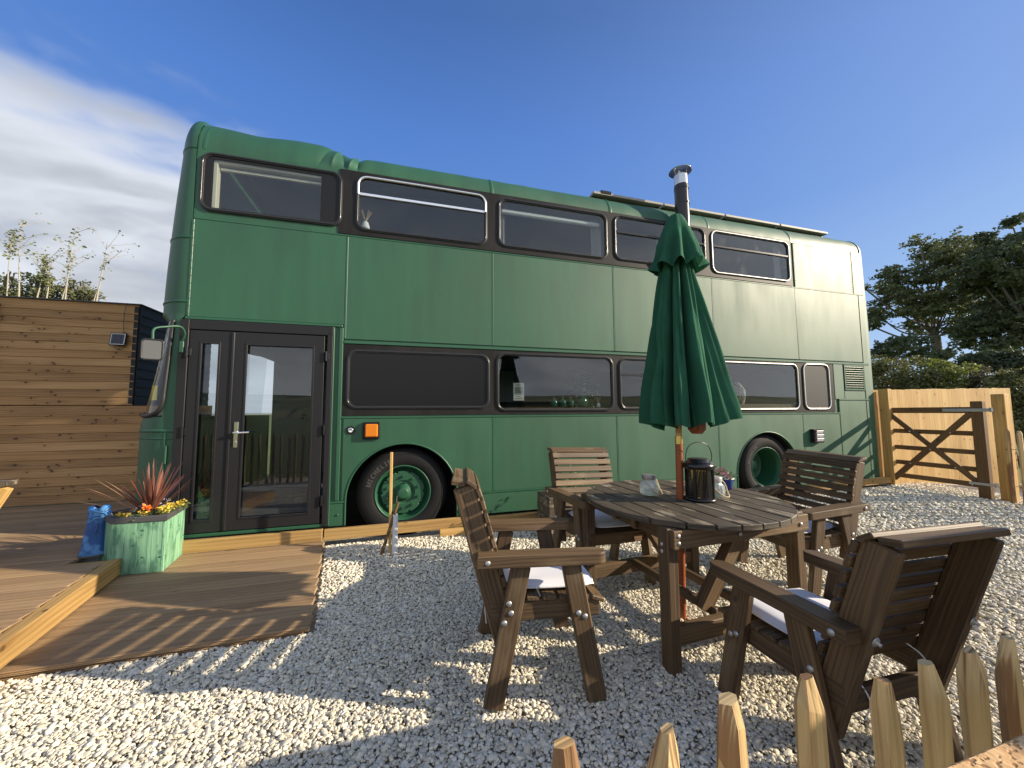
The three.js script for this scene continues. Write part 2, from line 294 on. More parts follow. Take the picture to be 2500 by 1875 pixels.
// ---------------------------------------------------------------- things and parts
const taken = {};
function numbered(n) { if (!(n in taken)) { taken[n] = 0; return n; } taken[n]++; return n + '_' + String(taken[n]).padStart(3, '0'); }
function mesh(name, g, m, parent) { const o = new THREE.Mesh(g, typeof m === 'string' ? M[m] : m); o.castShadow = o.receiveShadow = true; o.name = name; if (parent) parent.add(o); return o; }
function thing(name, label, category, pos = [0, 0, 0], yaw = 0, group) { const o = new THREE.Group(); o.name = numbered(name); o.position.set(...pos); o.rotation.y = yaw; o.userData = { label, category }; if (group) o.userData.group = group; scene.add(o); return o; }
function single(name, g, m, label, category, group) { const o = mesh(numbered(name), g, m, scene); o.userData = { label, category }; if (group) o.userData.group = group; return o; }
function struct(name, g, m) { const o = mesh(numbered(name), g, m, scene); o.userData = { kind: 'structure' }; return o; }
function part(name, g, m, parent, label) { const o = mesh(name, g, m, parent); if (label) o.userData.label = label; return o; }
const sub = (name, parent) => { const o = new THREE.Group(); o.name = name; parent.add(o); return o; };

// ---------------------------------------------------------------- ground
const gh = (x, z) => 0.09 * sstep(3.5, 7.3, x) - 0.27 * sstep(7.4, 11.5, x) - 0.05 * sstep(2.6, 3.4, z);
{
  const g = new THREE.PlaneGeometry(900, 900, 1, 1).rotateX(-Math.PI / 2); at(g, 0, -0.2, 0);
  const t = tex(512, 512, (u, v) => { const k = pfbm(u, v, 12, 12, 4, 601), q = pfbm(u, v, 90, 90, 2, 611); return lerp3([74, 92, 36], [104, 110, 52], clamp(k + (q - 0.5) * 0.8)); }); t.repeat.set(60, 60);
  mat('meadow', { map: t, roughness: 0.95 }); struct('field', g, 'meadow');
}
{
  const nx = 60, nz = 30, g = new THREE.PlaneGeometry(17, 7.6, nx, nz).rotateX(-Math.PI / 2); at(g, 5.1, 0, 1.2);
  const p = g.attributes.position; for (let i = 0; i < p.count; i++) p.setY(i, gh(p.getX(i), p.getZ(i)) - 0.022 + (Math.abs(p.getX(i) - 5.1) > 8.2 || p.getZ(i) > 4.9 || p.getZ(i) < -2.5 ? -0.16 : 0));
  g.computeVertexNormals();
  const t = tex(512, 512, (u, v) => { const k = pfbm(u, v, 60, 60, 3, 621), q = pfbm(u, v, 8, 8, 3, 631); return lerp3([150, 142, 124], [208, 198, 174], clamp(k * 1.3 - 0.25 + (q - 0.5) * 0.4)); }); t.repeat.set(10, 5);
  mat('gravelBed', { map: t, bumpMap: t, bumpScale: 0.01, roughness: 0.95 }); struct('gravel_ground', g, 'gravelBed');
}
// loose pale stones
{
  const grp = new THREE.Group(); grp.name = 'gravel'; grp.userData = { kind: 'stuff', label: 'pale angular limestone gravel covering the yard', category: 'gravel' }; scene.add(grp);
  mat('stone', { color: col(1, 1, 1), roughness: 0.88 });
  const geos = [];
  for (let v = 0; v < 4; v++) {
    const r = mulberry(900 + v); let g = new THREE.IcosahedronGeometry(1, 1); g = mergeVertices(strip(g).deleteAttribute('normal').deleteAttribute('uv'));
    const p = g.attributes.position, sx = R(0.85, 1.25, r), sy = R(0.5, 0.75, r), sz = R(0.7, 1.0, r);
    const cuts = []; for (let k = 0; k < 6; k++) cuts.push([V3(R(-1, 1, r), R(-1, 1, r), R(-1, 1, r)).normalize(), R(0.55, 0.85, r)]);
    for (let i = 0; i < p.count; i++) { const q = V3().fromBufferAttribute(p, i); for (const [n, d] of cuts) { const e = q.dot(n) - d; if (e > 0) q.addScaledVector(n, -e * 0.9); } p.setXYZ(i, q.x * sx, q.y * sy, q.z * sz); }
    g = g.toNonIndexed(); g.computeVertexNormals(); geos.push(toCreasedNormals(g, 0.6));
  }
  const r = mulberry(4242), lists = [[], [], [], []];
  const onDeck = (x, z) => x < mix(-0.73, -0.5, clamp((z - 0.17) / 1.55)) - 0.0 && z < 1.68;
  const put = (x, z, s) => { if (onDeck(x, z)) return; if (z < 0.115 && x < 7.5) return; lists[Math.floor(r() * 4)].push([x, z, s]); };
  const fill = (x0, x1, z0, z1, pitch, s0, s1, keep) => { for (let x = x0; x < x1; x += pitch) for (let z = z0; z < z1; z += pitch) { const X = x + R(-0.6, 0.6, r) * pitch, Z = z + R(-0.6, 0.6, r) * pitch; if (keep(X, Z)) put(X, Z, R(s0, s1, r) * (r() < 0.08 ? 1.4 : r() < 0.35 ? 0.68 : 1)); } };
  const dist = (x, z) => Math.hypot(x, z - 4.2);
  fill(-3.4, 3.6, 0.05, 4.3, 0.0150, 0.0072, 0.0132, (x, z) => dist(x, z) < 3.4);
  fill(-3.4, 6.2, 0.0, 4.6, 0.0195, 0.0088, 0.0155, (x, z) => dist(x, z) >= 3.4 && dist(x, z) < 5.6 && x > -1.5);
  fill(1.5, 12.8, -0.2, 4.2, 0.032, 0.013, 0.023, (x, z) => dist(x, z) >= 5.6);
  fill(-2.9, 2.9, 1.2, 4.0, 0.0125, 0.0042, 0.0075, (x, z) => dist(x, z) < 2.9);
  const q = new THREE.Quaternion(), e = new THREE.Euler(), m4 = new THREE.Matrix4(), c = new THREE.Color();
  lists.forEach((L, v) => {
    const im = new THREE.InstancedMesh(geos[v], M.stone, L.length); im.name = 'stones'; im.castShadow = im.receiveShadow = true; im.userData = { kind: 'stuff' };
    L.forEach(([x, z, s], i) => {
      e.set(R(-0.5, 0.5, r), R(0, 6.28, r), R(-0.5, 0.5, r)); q.setFromEuler(e);
      m4.compose(V3(x, gh(x, z) + R(-0.010, 0.006, r), z), q, V3(s * R(0.85, 1.2, r), s, s * R(0.85, 1.2, r))); im.setMatrixAt(i, m4);
      const k = R(0.68, 1.05, r), w = R(0, 1, r); c.setRGB(k * mix(0.74, 0.79, w), k * mix(0.70, 0.715, w), k * mix(0.61, 0.53, w)); im.setColorAt(i, c);
    });
    grp.add(im);
  });
}

// ---------------------------------------------------------------- decking by the door
{
  const d = thing('deck', 'low brown timber deck in front of the black double doors', 'deck', [0, 0, 0]);
  const n = 11, z0 = 0.115, pitch = 0.1425;
  for (let i = 0; i < n; i++) {
    const z = z0 + (i + 0.5) * pitch, xr = mix(-0.755, -0.515, (z - 0.17) / 1.55) + R(-0.006, 0.006), xl = -2.56;
    part('board', at(chamBox(xr - xl, 0.024, pitch - 0.006, 0.002, 0), (xr + xl) / 2, 0.030 + R(-0.0015, 0.0015), z), i % 2 ? 'deckBoard' : 'deckBoard2', d);
  }
  part('joist', at(chamBox(1.98, 0.05, 0.03, 0.002, 0), -1.56, -0.008, 1.65), 'deckBoard2', d);
  const u = thing('raised_deck', 'raised timber deck with a pale step beam at the shed', 'deck', [0, 0, 0]);
  const a = V3(-2.16, 0.115, 0.50), b = V3(-1.86, 0.115, 2.02);
  const A = mix; const edge = z => mix(a.x, b.x, (z - a.z) / (b.z - a.z));
  for (let i = 0; i < 27; i++) {
    const z = -1.86 + (i + 0.5) * pitch; if (z > 2.0) break; let xr = z < 0.52 ? -2.44 : edge(z) - 0.045; const xl = -6.4;
    if (z < -0.05) xr = -2.7;
    part('board', at(chamBox(xr - xl, 0.024, pitch - 0.006, 0.002, 0), (xr + xl) / 2, 0.166 + R(-0.0015, 0.0015), z), i % 2 ? 'deckBoard' : 'deckBoard2', u);
  }
  part('step_beam', beamGeo(a, b, 0.075, 0.125, V3(0, 1, 0), 0.006), 'treatedPine', u, 'pale treated timber edge of the step');
  part('step_end', beamGeo(V3(-2.5, 0.115, 0.545), V3(-2.17, 0.115, 0.545), 0.06, 0.12), 'treatedPine', u);
}

// ---------------------------------------------------------------- shed and screen boards on the left
{
  const s = thing('shed', 'timber clad shed with pale front boards and black side boards', 'shed', [0, 0, 0]);
  const Zf = -1.94, x0 = -6.6, xr = -3.52;
  const lap = (xa, xb, y, h, m, z, parent, nm = 'board') => { const g = chamBox(xb - xa, h + 0.022, 0.016, 0.003, 0); g.rotateX(-0.085); at(g, (xa + xb) / 2, y + h / 2, z); return part(nm, g, m, parent); };
  const ms = ['larch', 'larch2', 'larch3'];
  const rows = 13; let y = 1.43; const hs = (2.76 - 1.43) / rows;
  for (let i = 0; i < rows; i++) lap(i > 10 ? x0 : x0, xr + R(-0.004, 0.004), y + i * hs * 1.0, i === rows - 1 ? hs * 1.05 : hs, ms[Math.floor(R(0, 3))], Zf, s);
  const lowRows = 11, hl = (1.40 - 0.185) / lowRows;
  for (let i = 0; i < lowRows; i++) lap(x0, -2.62 + R(-0.004, 0.004), 0.185 + i * hl, hl, ms[Math.floor(R(0, 3))], Zf, s);
  part('corner_trim', at(chamBox(0.05, 1.33, 0.02, 0.003, 1), xr - 0.02, 2.09, Zf + 0.002), 'charred', s).visible = true;
  part('door_post', at(chamBox(0.11, 2.3, 0.03, 0.003, 1), -4.98, 1.55, Zf + 0.026), 'larch3', s, 'pale upright trim board');
  // black side boards run back from the corner
  for (let i = 0; i < 11; i++) { const hh = 1.34 / 11; const g = chamBox(1.9, hh + 0.024, 0.016, 0.003, 0); g.rotateX(-0.085); g.rotateY(Math.PI / 2); at(g, xr + 0.012, 1.43 + (i + 0.5) * hh, Zf - 0.96); part('black_board', g, 'charred', s); }
  part('roof', merge([at(chamBox(3.16, 0.014, 2.0, 0.003), -5.06, 2.785, Zf - 0.97)]), 'slate', s, 'thin dark roof edge');
  part('wall_core', at(new THREE.BoxGeometry(3.0, 2.55, 1.8), -5.05, 1.49, Zf - 0.94), 'blackDull', s);
  const sp = thing('solar_light', 'small square solar panel fixed to the shed boards', 'solar panel', [-3.69, 2.29, Zf + 0.055]);
  part('case', at(chamBox(0.175, 0.175, 0.016, 0.004), 0, 0, 0).rotateX(-0.15), 'blackPaint', sp);
  part('white_edge', merge([[-0.0, 0.072, 0.15, 0.006], [0, -0.072, 0.15, 0.006], [-0.072, 0, 0.006, 0.138], [0.072, 0, 0.006, 0.138]].map(([x, yy, w, h]) => at(new THREE.BoxGeometry(w, h, 0.003), x, yy, 0.0095))).rotateX(-0.15), 'white', sp);
  for (let i = 0; i < 4; i++) for (let j = 0; j < 5; j++) part('cell', at(new THREE.BoxGeometry(0.031, 0.025, 0.002), -0.051 + i * 0.034, -0.056 + j * 0.028, 0.0095).rotateX(-0.15), 'solarCell', sp);
  part('cable', tubeGeo([[0.055, 0.09, 0], [0.05, 0.25, 0.01], [0.06, 0.42, 0.012], [0.06, 0.50, -0.02]], 0.0035, 20, 6), 'rubber', sp); part('cable', tubeGeo([[-0.04, -0.1, -0.005], [0.0, -0.14, 0], [0.05, -0.13, 0], [0.07, -0.10, -0.005]], 0.0035, 16, 6), 'rubber', sp);
  part('bracket', at(chamBox(0.06, 0.05, 0.05, 0.003), 0, -0.06, -0.035), 'blackPaint', sp);
  // corner of a timber bench standing at the left edge
  const b = thing('picnic_bench', 'corner of a timber bench with sloping leg on the raised deck', 'bench', [-2.88, 0.178, 0.75], 0.12);
  for (let i = 0; i < 4; i++) part('top_board', at(chamBox(1.5, 0.035, 0.11, 0.004, 0), -0.72, 0.60, -0.02 - i * 0.118), 'weatheredTop', b);
  part('leg', beamGeo(V3(-0.02, 0.58, 0.02), V3(-0.27, 0.0, 0.02), 0.045, 0.12, V3(1, 0.3, 0)), 'newPine', b, 'pale sloping leg');
  part('leg', beamGeo(V3(-0.02, 0.58, -0.36), V3(-0.27, 0.0, -0.36), 0.045, 0.12, V3(1, 0.3, 0)), 'newPine', b);
  part('leg', beamGeo(V3(-1.4, 0.58, 0.02), V3(-1.2, 0.0, 0.02), 0.045, 0.12, V3(1, 0.3, 0)), 'newPine', b);
  part('leg', beamGeo(V3(-1.4, 0.58, -0.36), V3(-1.2, 0.0, -0.36), 0.045, 0.12, V3(1, 0.3, 0)), 'newPine', b);
}

// ---------------------------------------------------------------- the double-decker bus
const bus = thing('double_decker_bus', 'old green double-decker bus with black window bands and black doors', 'bus', [0, 0, 0]);
const YA = 3.212, YB = 2.07, YC = 1.255, YD = 0.386;
const WIN = {
  W1: [-2.0, 3.30, -0.70, 3.915], W2: [-0.565, 3.285, 0.905, 3.925], W3: [1.035, 3.295, 2.535, 3.925], W4: [2.63, 3.305, 4.13, 3.94], W5: [4.225, 3.285, 5.745, 3.945],
  L1: [-0.615, 1.335, 0.935, 1.975], L2: [1.01, 1.30, 2.57, 2.005], L3: [2.645, 1.315, 4.19, 2.0], L4: [4.26, 1.30, 5.77, 2.015], L5: [5.86, 1.30, 6.43, 2.03],
};
const AF = { x: -0.015, y: 0.39, r: 0.575 }, AR = { x: 5.09, y: 0.40, r: 0.585 };
{
  // structural side with every opening
  const s = new THREE.Shape();
  s.moveTo(-2.04, 3.95); s.lineTo(-2.04, 2.17); s.lineTo(-0.745, 2.17); s.lineTo(-0.745, 0.145); s.lineTo(AF.x - AF.r, 0.145); s.lineTo(AF.x - AF.r, AF.y);
  s.absarc(AF.x, AF.y, AF.r, Math.PI, 0, true); s.lineTo(AF.x + AF.r, 0.145); s.lineTo(AR.x - AR.r, 0.145); s.lineTo(AR.x - AR.r, AR.y); s.absarc(AR.x, AR.y, AR.r, Math.PI, 0, true);
  s.lineTo(AR.x + AR.r, 0.145); s.lineTo(7.352, 0.145); s.lineTo(7.352, 3.95); s.lineTo(-2.04, 3.95);
  for (const k in WIN) { const [a, b, c, d] = WIN[k]; s.holes.push(rrPath(a + 0.02, b + 0.02, c - 0.02, d - 0.02, 0.09)); }
  part('body_side', at(ext(s, 0.03, 0, 1, 24), 0, 0, -0.042), 'busGreen', bus);
  // black bands round the two rows of windows
  const band = (x0, y0, x1, y1, ks) => { const q = new THREE.Shape(); q.moveTo(x0, y0); q.lineTo(x1, y0); q.lineTo(x1, y1); q.lineTo(x0, y1); for (const k of ks) { const [a, b, c, d] = WIN[k]; q.holes.push(rrPath(a + 0.018, b + 0.018, c - 0.018, d - 0.018, 0.09)); } return at(ext(q, 0.009, 0, 1, 12), 0, 0, -0.0118); };
  part('window_band', band(-0.735, 3.236, 5.785, 3.962, ['W2', 'W3', 'W4', 'W5']), 'bandBlack', bus, 'dull black band round the upper windows');
  part('window_band', band(-0.652, 1.268, 6.52, 2.028, ['L1', 'L2', 'L3', 'L4', 'L5']), 'bandBlack', bus, 'dull black band round the lower windows');
}
// skin panels
{
  const sheet = (x0, y0, x1, y1, cut, nm = 'panel') => {
    const q = new THREE.Shape(); q.moveTo(x0, y1); q.lineTo(x0, y0);
    if (cut) {
      const dy = y0 - cut.y, w = Math.sqrt(Math.max(0, cut.r * cut.r - dy * dy)), a0 = Math.atan2(dy, -w), a1 = Math.atan2(dy, w);
      q.lineTo(cut.x - w, y0); q.absarc(cut.x, cut.y, cut.r, a0, a1, true);
    }
    q.lineTo(x1, y0); q.lineTo(x1, y1); q.lineTo(x0, y1);
    return part(nm, at(ext(q, 0.0095, 0.0016, 1, 24), 0, 0, -0.0105 + R(-0.0006, 0.0006)), 'busGreen', bus);
  };
  const X = [-2.037, -0.644, 0.966, 2.597, 4.207, 5.81, 7.2186];
  for (let i = 0; i < 6; i++) sheet(X[i] + 0.016, i ? YB + 0.012 : 2.235, X[i + 1] - 0.005, YA - 0.006);
  sheet(X[1] + 0.016, YD + 0.012, X[2] - 0.005, YC - 0.018, AF); sheet(X[2] + 0.016, YD + 0.012, X[3] - 0.005, YC - 0.018); sheet(X[3] + 0.016, YD + 0.012, X[4] - 0.005, YC - 0.018);
  sheet(X[4] + 0.016, YD + 0.016, X[5] - 0.005, YC - 0.018, AR); sheet(X[5] + 0.012, 0.40, 6.595, YC - 0.018);
  sheet(6.615, 0.2, 7.21, 1.45); sheet(6.53, 1.475, 6.735, 2.03); sheet(6.745, 1.475, 7.21, 1.60);
  sheet(X[5] + 0.02, YA + 0.012, 7.115, 3.945); sheet(7.13, YA + 0.012, 7.345, 3.945); sheet(7.23, 1.475, 7.345, YA - 0.006); sheet(7.23, 0.16, 7.345, 1.46);
  // skirts
  sheet(-0.742, 0.15, AF.x - AF.r - 0.012, YD - 0.014, null, 'skirt_panel'); sheet(AF.x + AF.r + 0.012, 0.15, 2.6, YD - 0.014, null, 'skirt_panel'); sheet(2.61, 0.15, AR.x - AR.r - 0.012, YD - 0.014, null, 'skirt_panel'); sheet(AR.x + AR.r + 0.012, 0.15, 6.6, 0.385, null, 'skirt_panel');
  // mouldings
  const bead = (x0, y0, x1, y1, z = 0.004) => part('trim_strip', at(chamBox(x1 - x0, y1 - y0, 0.018, 0.004), (x0 + x1) / 2, (y0 + y1) / 2, z - 0.009), 'busGreenPlain', bus);
  for (let i = 0; i < 6; i++) bead(X[i] - 0.006, i ? YB + 0.012 : 2.235, X[i] + 0.017, YA - 0.008, 0.003);
  bead(-2.03, YA - 0.004, 7.34, YA + 0.014, 0.0005); bead(-2.05, 2.205, -0.66, 2.232, 0.010); bead(-0.645, 2.032, 7.345, 2.066, 0.008);
  bead(-0.652, 1.238, 6.60, 1.262, 0.007); bead(6.60, 1.452, 7.34, 1.474, 0.009);
  bead(-0.75, YD - 0.012, AF.x - AF.r + 0.002, YD + 0.010, 0.007); bead(AF.x + AF.r - 0.002, YD - 0.012, AR.x - AR.r + 0.002, YD + 0.010, 0.007); bead(AR.x + AR.r - 0.01, YD - 0.012, 6.6, YD + 0.010, 0.007);
  for (const i of [2, 3, 4, 5]) bead(X[i] - 0.005, YD + 0.012, X[i] + 0.015, YC - 0.018, 0.003);
  bead(-0.748, 0.16, -0.735, 2.20, 0.012); bead(-0.690, 0.40, -0.652, 2.20, 0.006); bead(6.597, 0.16, 6.612, 1.45, 0.004); bead(7.215, 0.16, 7.226, 1.45, 0.001);
  // rounded lips of the wheel arches
  for (const a of [AF, AR]) { const p = []; p.push(V3(a.x - a.r, 0.15, 0), V3(a.x - a.r, 0.27, 0)); for (let i = 0; i <= 24; i++) { const t = Math.PI * (1 - i / 24); p.push(V3(a.x + a.r * Math.cos(t), a.y + a.r * Math.sin(t), 0)); } p.push(V3(a.x + a.r, 0.27, 0), V3(a.x + a.r, 0.15, 0)); part('arch_lip', tubeGeo(p, 0.0095, 90, 8), 'busGreenPlain', bus); }
  // rivet heads along the rear upper panel and the skirts
  const riv = []; const dome = (x, y, r = 0.0055) => riv.push(at(new THREE.SphereGeometry(r, 6, 4), x, y, 0.001));
  for (let y = 3.26; y < 3.93; y += 0.035) { dome(5.845, y); dome(7.10, y); } for (let x = 5.86; x < 7.1; x += 0.045) dome(x, 3.93);
  for (let y = 2.26; y < 3.2; y += 0.075) dome(-2.026, y, 0.006);
  for (let y = 2.1; y < 3.2; y += 0.05) for (const x of [0.975, 2.605, 4.216]) dome(x, y, 0.004);
  for (let x = -0.6; x < 7.2; x += 0.06) dome(x, 2.05, 0.0045);
  const rv = part('rivets', merge(riv), 'busGreenPlain', bus); rv.userData.kind = 'stuff';
  for (const [x, y] of [[-0.66, 0.26], [0.64, 0.33], [0.64, 0.2], [4.44, 0.33], [4.44, 0.22], [1.7, 0.3]]) part('bolt', at(new THREE.SphereGeometry(0.012, 10, 6), x, y, 0.002), 'busGreenPlain', bus);
}
// roof cove with the dent over the second upper window, and the two rounded ends
function gridGeo(nu, nv, fn) {
  const p = [], uv = [], ix = []; for (let j = 0; j <= nv; j++) for (let i = 0; i <= nu; i++) { const q = fn(i / nu, j / nv); p.push(q[0], q[1], q[2]); uv.push(q[3] ?? q[0], q[4] ?? q[1]); }
  for (let j = 0; j < nv; j++) for (let i = 0; i < nu; i++) { const a = j * (nu + 1) + i; ix.push(a, a + 1, a + nu + 2, a, a + nu + 2, a + nu + 1); }
  const g = new THREE.BufferGeometry(); g.setAttribute('position', new THREE.Float32BufferAttribute(p, 3)); g.setAttribute('uv', new THREE.Float32BufferAttribute(uv, 2)); g.setIndex(ix); g.computeVertexNormals(); return g;
}
const domeLift = x => 0.085 * sstep(-0.55, -1.02, x) - 0.03 * Math.exp(-((x + 1.55) ** 2) / 0.06) ;
const CREASE = [[-0.90, 0.20, -0.016, 0.045], [-0.80, 0.10, 0.022, 0.035], [-0.71, -0.10, -0.028, 0.035], [-0.63, 0.10, 0.026, 0.03], [-0.56, 0.02, -0.026, 0.028]];
const crumple = (x, t) => { let c = 0; for (const [x0, sl, am, wd] of CREASE) c += am * Math.exp(-Math.abs(x - x0 - sl * (t - 0.3)) / wd); return c * sstep(0, 0.18, t) * (0.7 + 0.6 * pn(t * 5, x * 3 + 20, 99, 99, 3)) + 0.006 * (pn(x * 5 + 60, t * 3, 999, 999, 7) - 0.5); };
{
  part('roof_cove', gridGeo(620, 34, (u, v) => {
    const x = u < 0.5 ? mix(-2.04, 0.4, u * 2) : mix(0.4, 7.35, u * 2 - 1), a = v * Math.PI / 2; const c = crumple(x, v); let sag = -0.035 * Math.exp(-((x + 0.62) ** 2) / 0.012) * sstep(0.1, 0.6, v);
    return [x, 3.945 + (0.325 + domeLift(x)) * Math.sin(a) + c * Math.sin(a) + sag, -0.012 - 0.30 * (1 - Math.cos(a)) + c * Math.cos(a), x, 3.95 + v * 0.4];
  }), 'busGreen', bus);
  for (const x of [0.966, 2.597, 4.207, 5.81]) part('roof_strip', gridGeo(4, 14, (u, v) => { const a = v * Math.PI / 2; const k = [0, 1, 1, 1, 0][Math.round(u * 4)]; const r = 0.006 * k; return [x + (u - 0.5) * 0.05, 3.945 + (0.325 + r) * Math.sin(a), -0.012 - 0.30 + (0.30 + r) * Math.cos(a)]; }), 'busGreenPlain', bus);
  part('roof_strip', gridGeo(4, 14, (u, v) => { const a = v * Math.PI / 2; const k = [0, 1, 1, 1, 0][Math.round(u * 4)]; const r = 0.003 * k; return [-1.98 + (u - 0.5) * 0.04, 3.945 + (0.405 + r) * Math.sin(a), -0.012 - 0.30 + (0.30 + r) * Math.cos(a)]; }), 'busGreenPlain', bus);
  part('roof', merge([at(new THREE.BoxGeometry(9.2, 0.03, 1.9), 2.66, 4.255, -1.25), at(new THREE.BoxGeometry(1.2, 0.03, 1.9), -1.5, 4.33, -1.25)]), 'busGreenPlain', bus);
  part('far_side', merge([at(new THREE.BoxGeometry(9.4, 4.0, 0.04), 2.66, 2.15, -2.48)]), 'busGreenPlain', bus);
  // plan outline of an end: quarter ellipse, flat, quarter ellipse. dir -1 front, +1 rear
  const outline = (s, x0, rx, dir) => {
    const rz = 0.36, seg = [0.55, 1.78, 0.55], T = 2.88; let t = s * T;
    if (t < seg[0]) { const a = t / seg[0] * Math.PI / 2; return { x: x0 + dir * rx * Math.sin(a), z: -rz * (1 - Math.cos(a)), nx: dir * Math.sin(a), nz: Math.cos(a) }; }
    t -= seg[0]; if (t < seg[1]) return { x: x0 + dir * rx, z: -rz - t, nx: dir, nz: 0 };
    t -= seg[1]; const a = Math.PI / 2 * (1 - t / seg[2]); return { x: x0 + dir * rx * Math.sin(a), z: -2.14 - rz * Math.cos(a), nx: dir * Math.sin(a), nz: -Math.cos(a) };
  };
  const endSkin = (x0, rxOf, dir, y0, y1, s0, s1, nu, nv) => gridGeo(nu, nv, (u, v) => { const y = mix(y0, y1, v), q = outline(mix(s0, s1, u), x0, rxOf(y), dir); return [q.x, y, q.z - 0.003, mix(s0, s1, u) * 2.9, y]; });
  const rxU = y => 0.325 - 0.105 * Math.pow(clamp((y - 2.3) / 1.68), 1.5);
  part('front_upper', endSkin(-2.04, rxU, -1, 2.26, 3.945, 0, 1, 60, 12), 'busGreen', bus);
  const cap = (x0, rx, dir, lift) => gridGeo(60, 12, (u, v) => { const a = v * Math.PI / 2, q = outline(u, x0, rx, dir), k = mix(0.30, dir < 0 ? 0.15 : 0.26, sstep(0, 0.10, u)) * (1 - Math.cos(a)); return [q.x - q.nx * k, 3.945 + lift * Math.sin(a), q.z - q.nz * k - 0.003, u * 2.9, v]; });
  part('front_dome', cap(-2.04, rxU(3.945), -1, 0.41), 'busGreen', bus);
  const hoop = (y, h, dir = -1, x0 = -2.04, rx = rxU(y), s1 = 0.5) => part('trim_strip', gridGeo(40, 4, (u, v) => { const q = outline(u * s1, x0, rx, dir), k = [0, 0.006, 0.007, 0.006, 0][Math.round(v * 4)]; return [q.x + q.nx * k, y + (v - 0.5) * h, q.z + q.nz * k - 0.003]; }), 'busGreenPlain', bus);
  hoop(3.02, 0.03); hoop(2.38, 0.03); hoop(3.945, 0.03);
  // lower front with a raked wrap-round windscreen
  const rxL = y => y < 1.2 ? 0.41 : mix(0.40, 0.22, (y - 1.2) / 0.95);
  const XF = -2.085;
  part('front_lower', endSkin(XF, rxL, -1, 0.18, 1.27, 0, 1, 60, 14), 'busGreen', bus);
  part('front_pillar', endSkin(XF, rxL, -1, 1.27, 2.2, 0, 0.034, 5, 12), 'busGreen', bus);
  part('front_soffit', gridGeo(60, 1, (u, v) => { const a = outline(u, XF, rxL(2.19), -1), b = outline(u, -2.04, rxU(2.26), -1); return v < 0.5 ? [a.x, 2.19, a.z - 0.003] : [b.x, 2.262, b.z - 0.003]; }), 'busGreenPlain', bus);
  const ws = sub('windscreen', bus);
  part('glass', endSkin(XF, y => rxL(y) - 0.004, -1, 1.285, 2.19, 0.035, 0.965, 60, 10), 'glass', ws);
  { const pts = []; for (let i = 0; i <= 12; i++) { const y = mix(2.19, 1.42, i / 12), q = outline(0.036, XF, rxL(y), -1); pts.push(V3(q.x, y, q.z + 0.002)); } for (const [s, y] of [[0.042, 1.345], [0.06, 1.30]]) { const q = outline(s, XF, rxL(y), -1); pts.push(V3(q.x, y, q.z + 0.002)); } for (let i = 0; i <= 16; i++) { const q = outline(mix(0.085, 0.6, i / 16), XF, rxL(1.285), -1); pts.push(V3(q.x - 0.003, 1.283, q.z + 0.002)); } part('rubber_seal', tubeGeo(pts, 0.021, 90, 8), 'rubber', ws); }
  { const q = outline(0.10, XF, rxL(1.5) - 0.01, -1); part('yellow_notice', new THREE.BoxGeometry(0.11, 0.14, 0.003).rotateY(-0.75).translate(q.x + 0.012, 1.50, q.z - 0.012), 'yellowPlastic', ws, 'yellow notice stuck inside the windscreen'); }
  hoop(1.14, 0.035, -1, XF, 0.41, 0.5); hoop(1.07, 0.016, -1, XF, 0.41, 0.5);
  part('flap_hinge', at(chamBox(0.018, 0.17, 0.02, 0.003), -2.135, 0.92, 0.0), 'busGreenPlain', bus);
  part('trim_strip', at(chamBox(0.02, 0.95, 0.02, 0.003), -2.15, 0.65, -0.012), 'busGreenPlain', bus);
  // rear end
  const rxR = y => 0.30 - 0.10 * Math.pow(clamp((y - 2.6) / 1.4), 1.5);
  part('rear_end', endSkin(7.35, rxR, 1, 0.15, 3.30, 0, 1, 60, 12), 'busGreen', bus);
  part('rear_corner', endSkin(7.35, rxR, 1, 3.30, 3.945, 0, 0.22, 16, 6), 'busGreen', bus); part('rear_corner', endSkin(7.35, rxR, 1, 3.30, 3.945, 0.80, 1, 16, 6), 'busGreen', bus);
  const rw = sub('rear_window', bus); part('glass', at(new THREE.BoxGeometry(0.006, 0.66, 1.8), 7.35 + rxR(3.6) - 0.02, 3.62, -1.25), 'glass', rw);
  part('rear_dome', cap(7.35, rxR(3.945), 1, 0.325), 'busGreen', bus);
  // inside
  part('lower_floor', merge([at(new THREE.BoxGeometry(9.3, 0.05, 1.84), 2.66, 0.32, -1.53), at(new THREE.BoxGeometry(1.36, 0.05, 0.52), -1.37, 0.32, -0.345), at(new THREE.BoxGeometry(3.8, 0.05, 0.52), 2.53, 0.32, -0.345)]), 'lining', bus); part('upper_floor', at(new THREE.BoxGeometry(9.2, 0.10, 2.38), 2.66, 2.13, -1.26), 'liningMid', bus);
  part('upper_ceiling', at(new THREE.BoxGeometry(9.0, 0.02, 2.0), 2.66, 4.09, -1.3), 'liningPale', bus);
  part('inner_wall', at(new THREE.BoxGeometry(9.3, 1.7, 0.02), 2.66, 1.2, -2.43), 'lining', bus); part('inner_wall', at(new THREE.BoxGeometry(9.3, 1.9, 0.02), 2.66, 3.15, -2.43), 'liningMid', bus);
  part('bulkhead', merge([at(new THREE.BoxGeometry(0.03, 1.7, 1.2), 3.0, 1.2, -1.8), at(new THREE.BoxGeometry(0.03, 1.85, 2.3), 1.0, 3.12, -1.3)]), 'lining', bus);
  part('inner_panel', at(new THREE.BoxGeometry(0.03, 0.8, 1.2), 3.55, 3.55, -0.9), 'liningPale', bus);
  part('underside', merge([at(new THREE.BoxGeometry(9.2, 0.08, 1.82), 2.66, 0.22, -1.53)]), 'blackDull', bus);
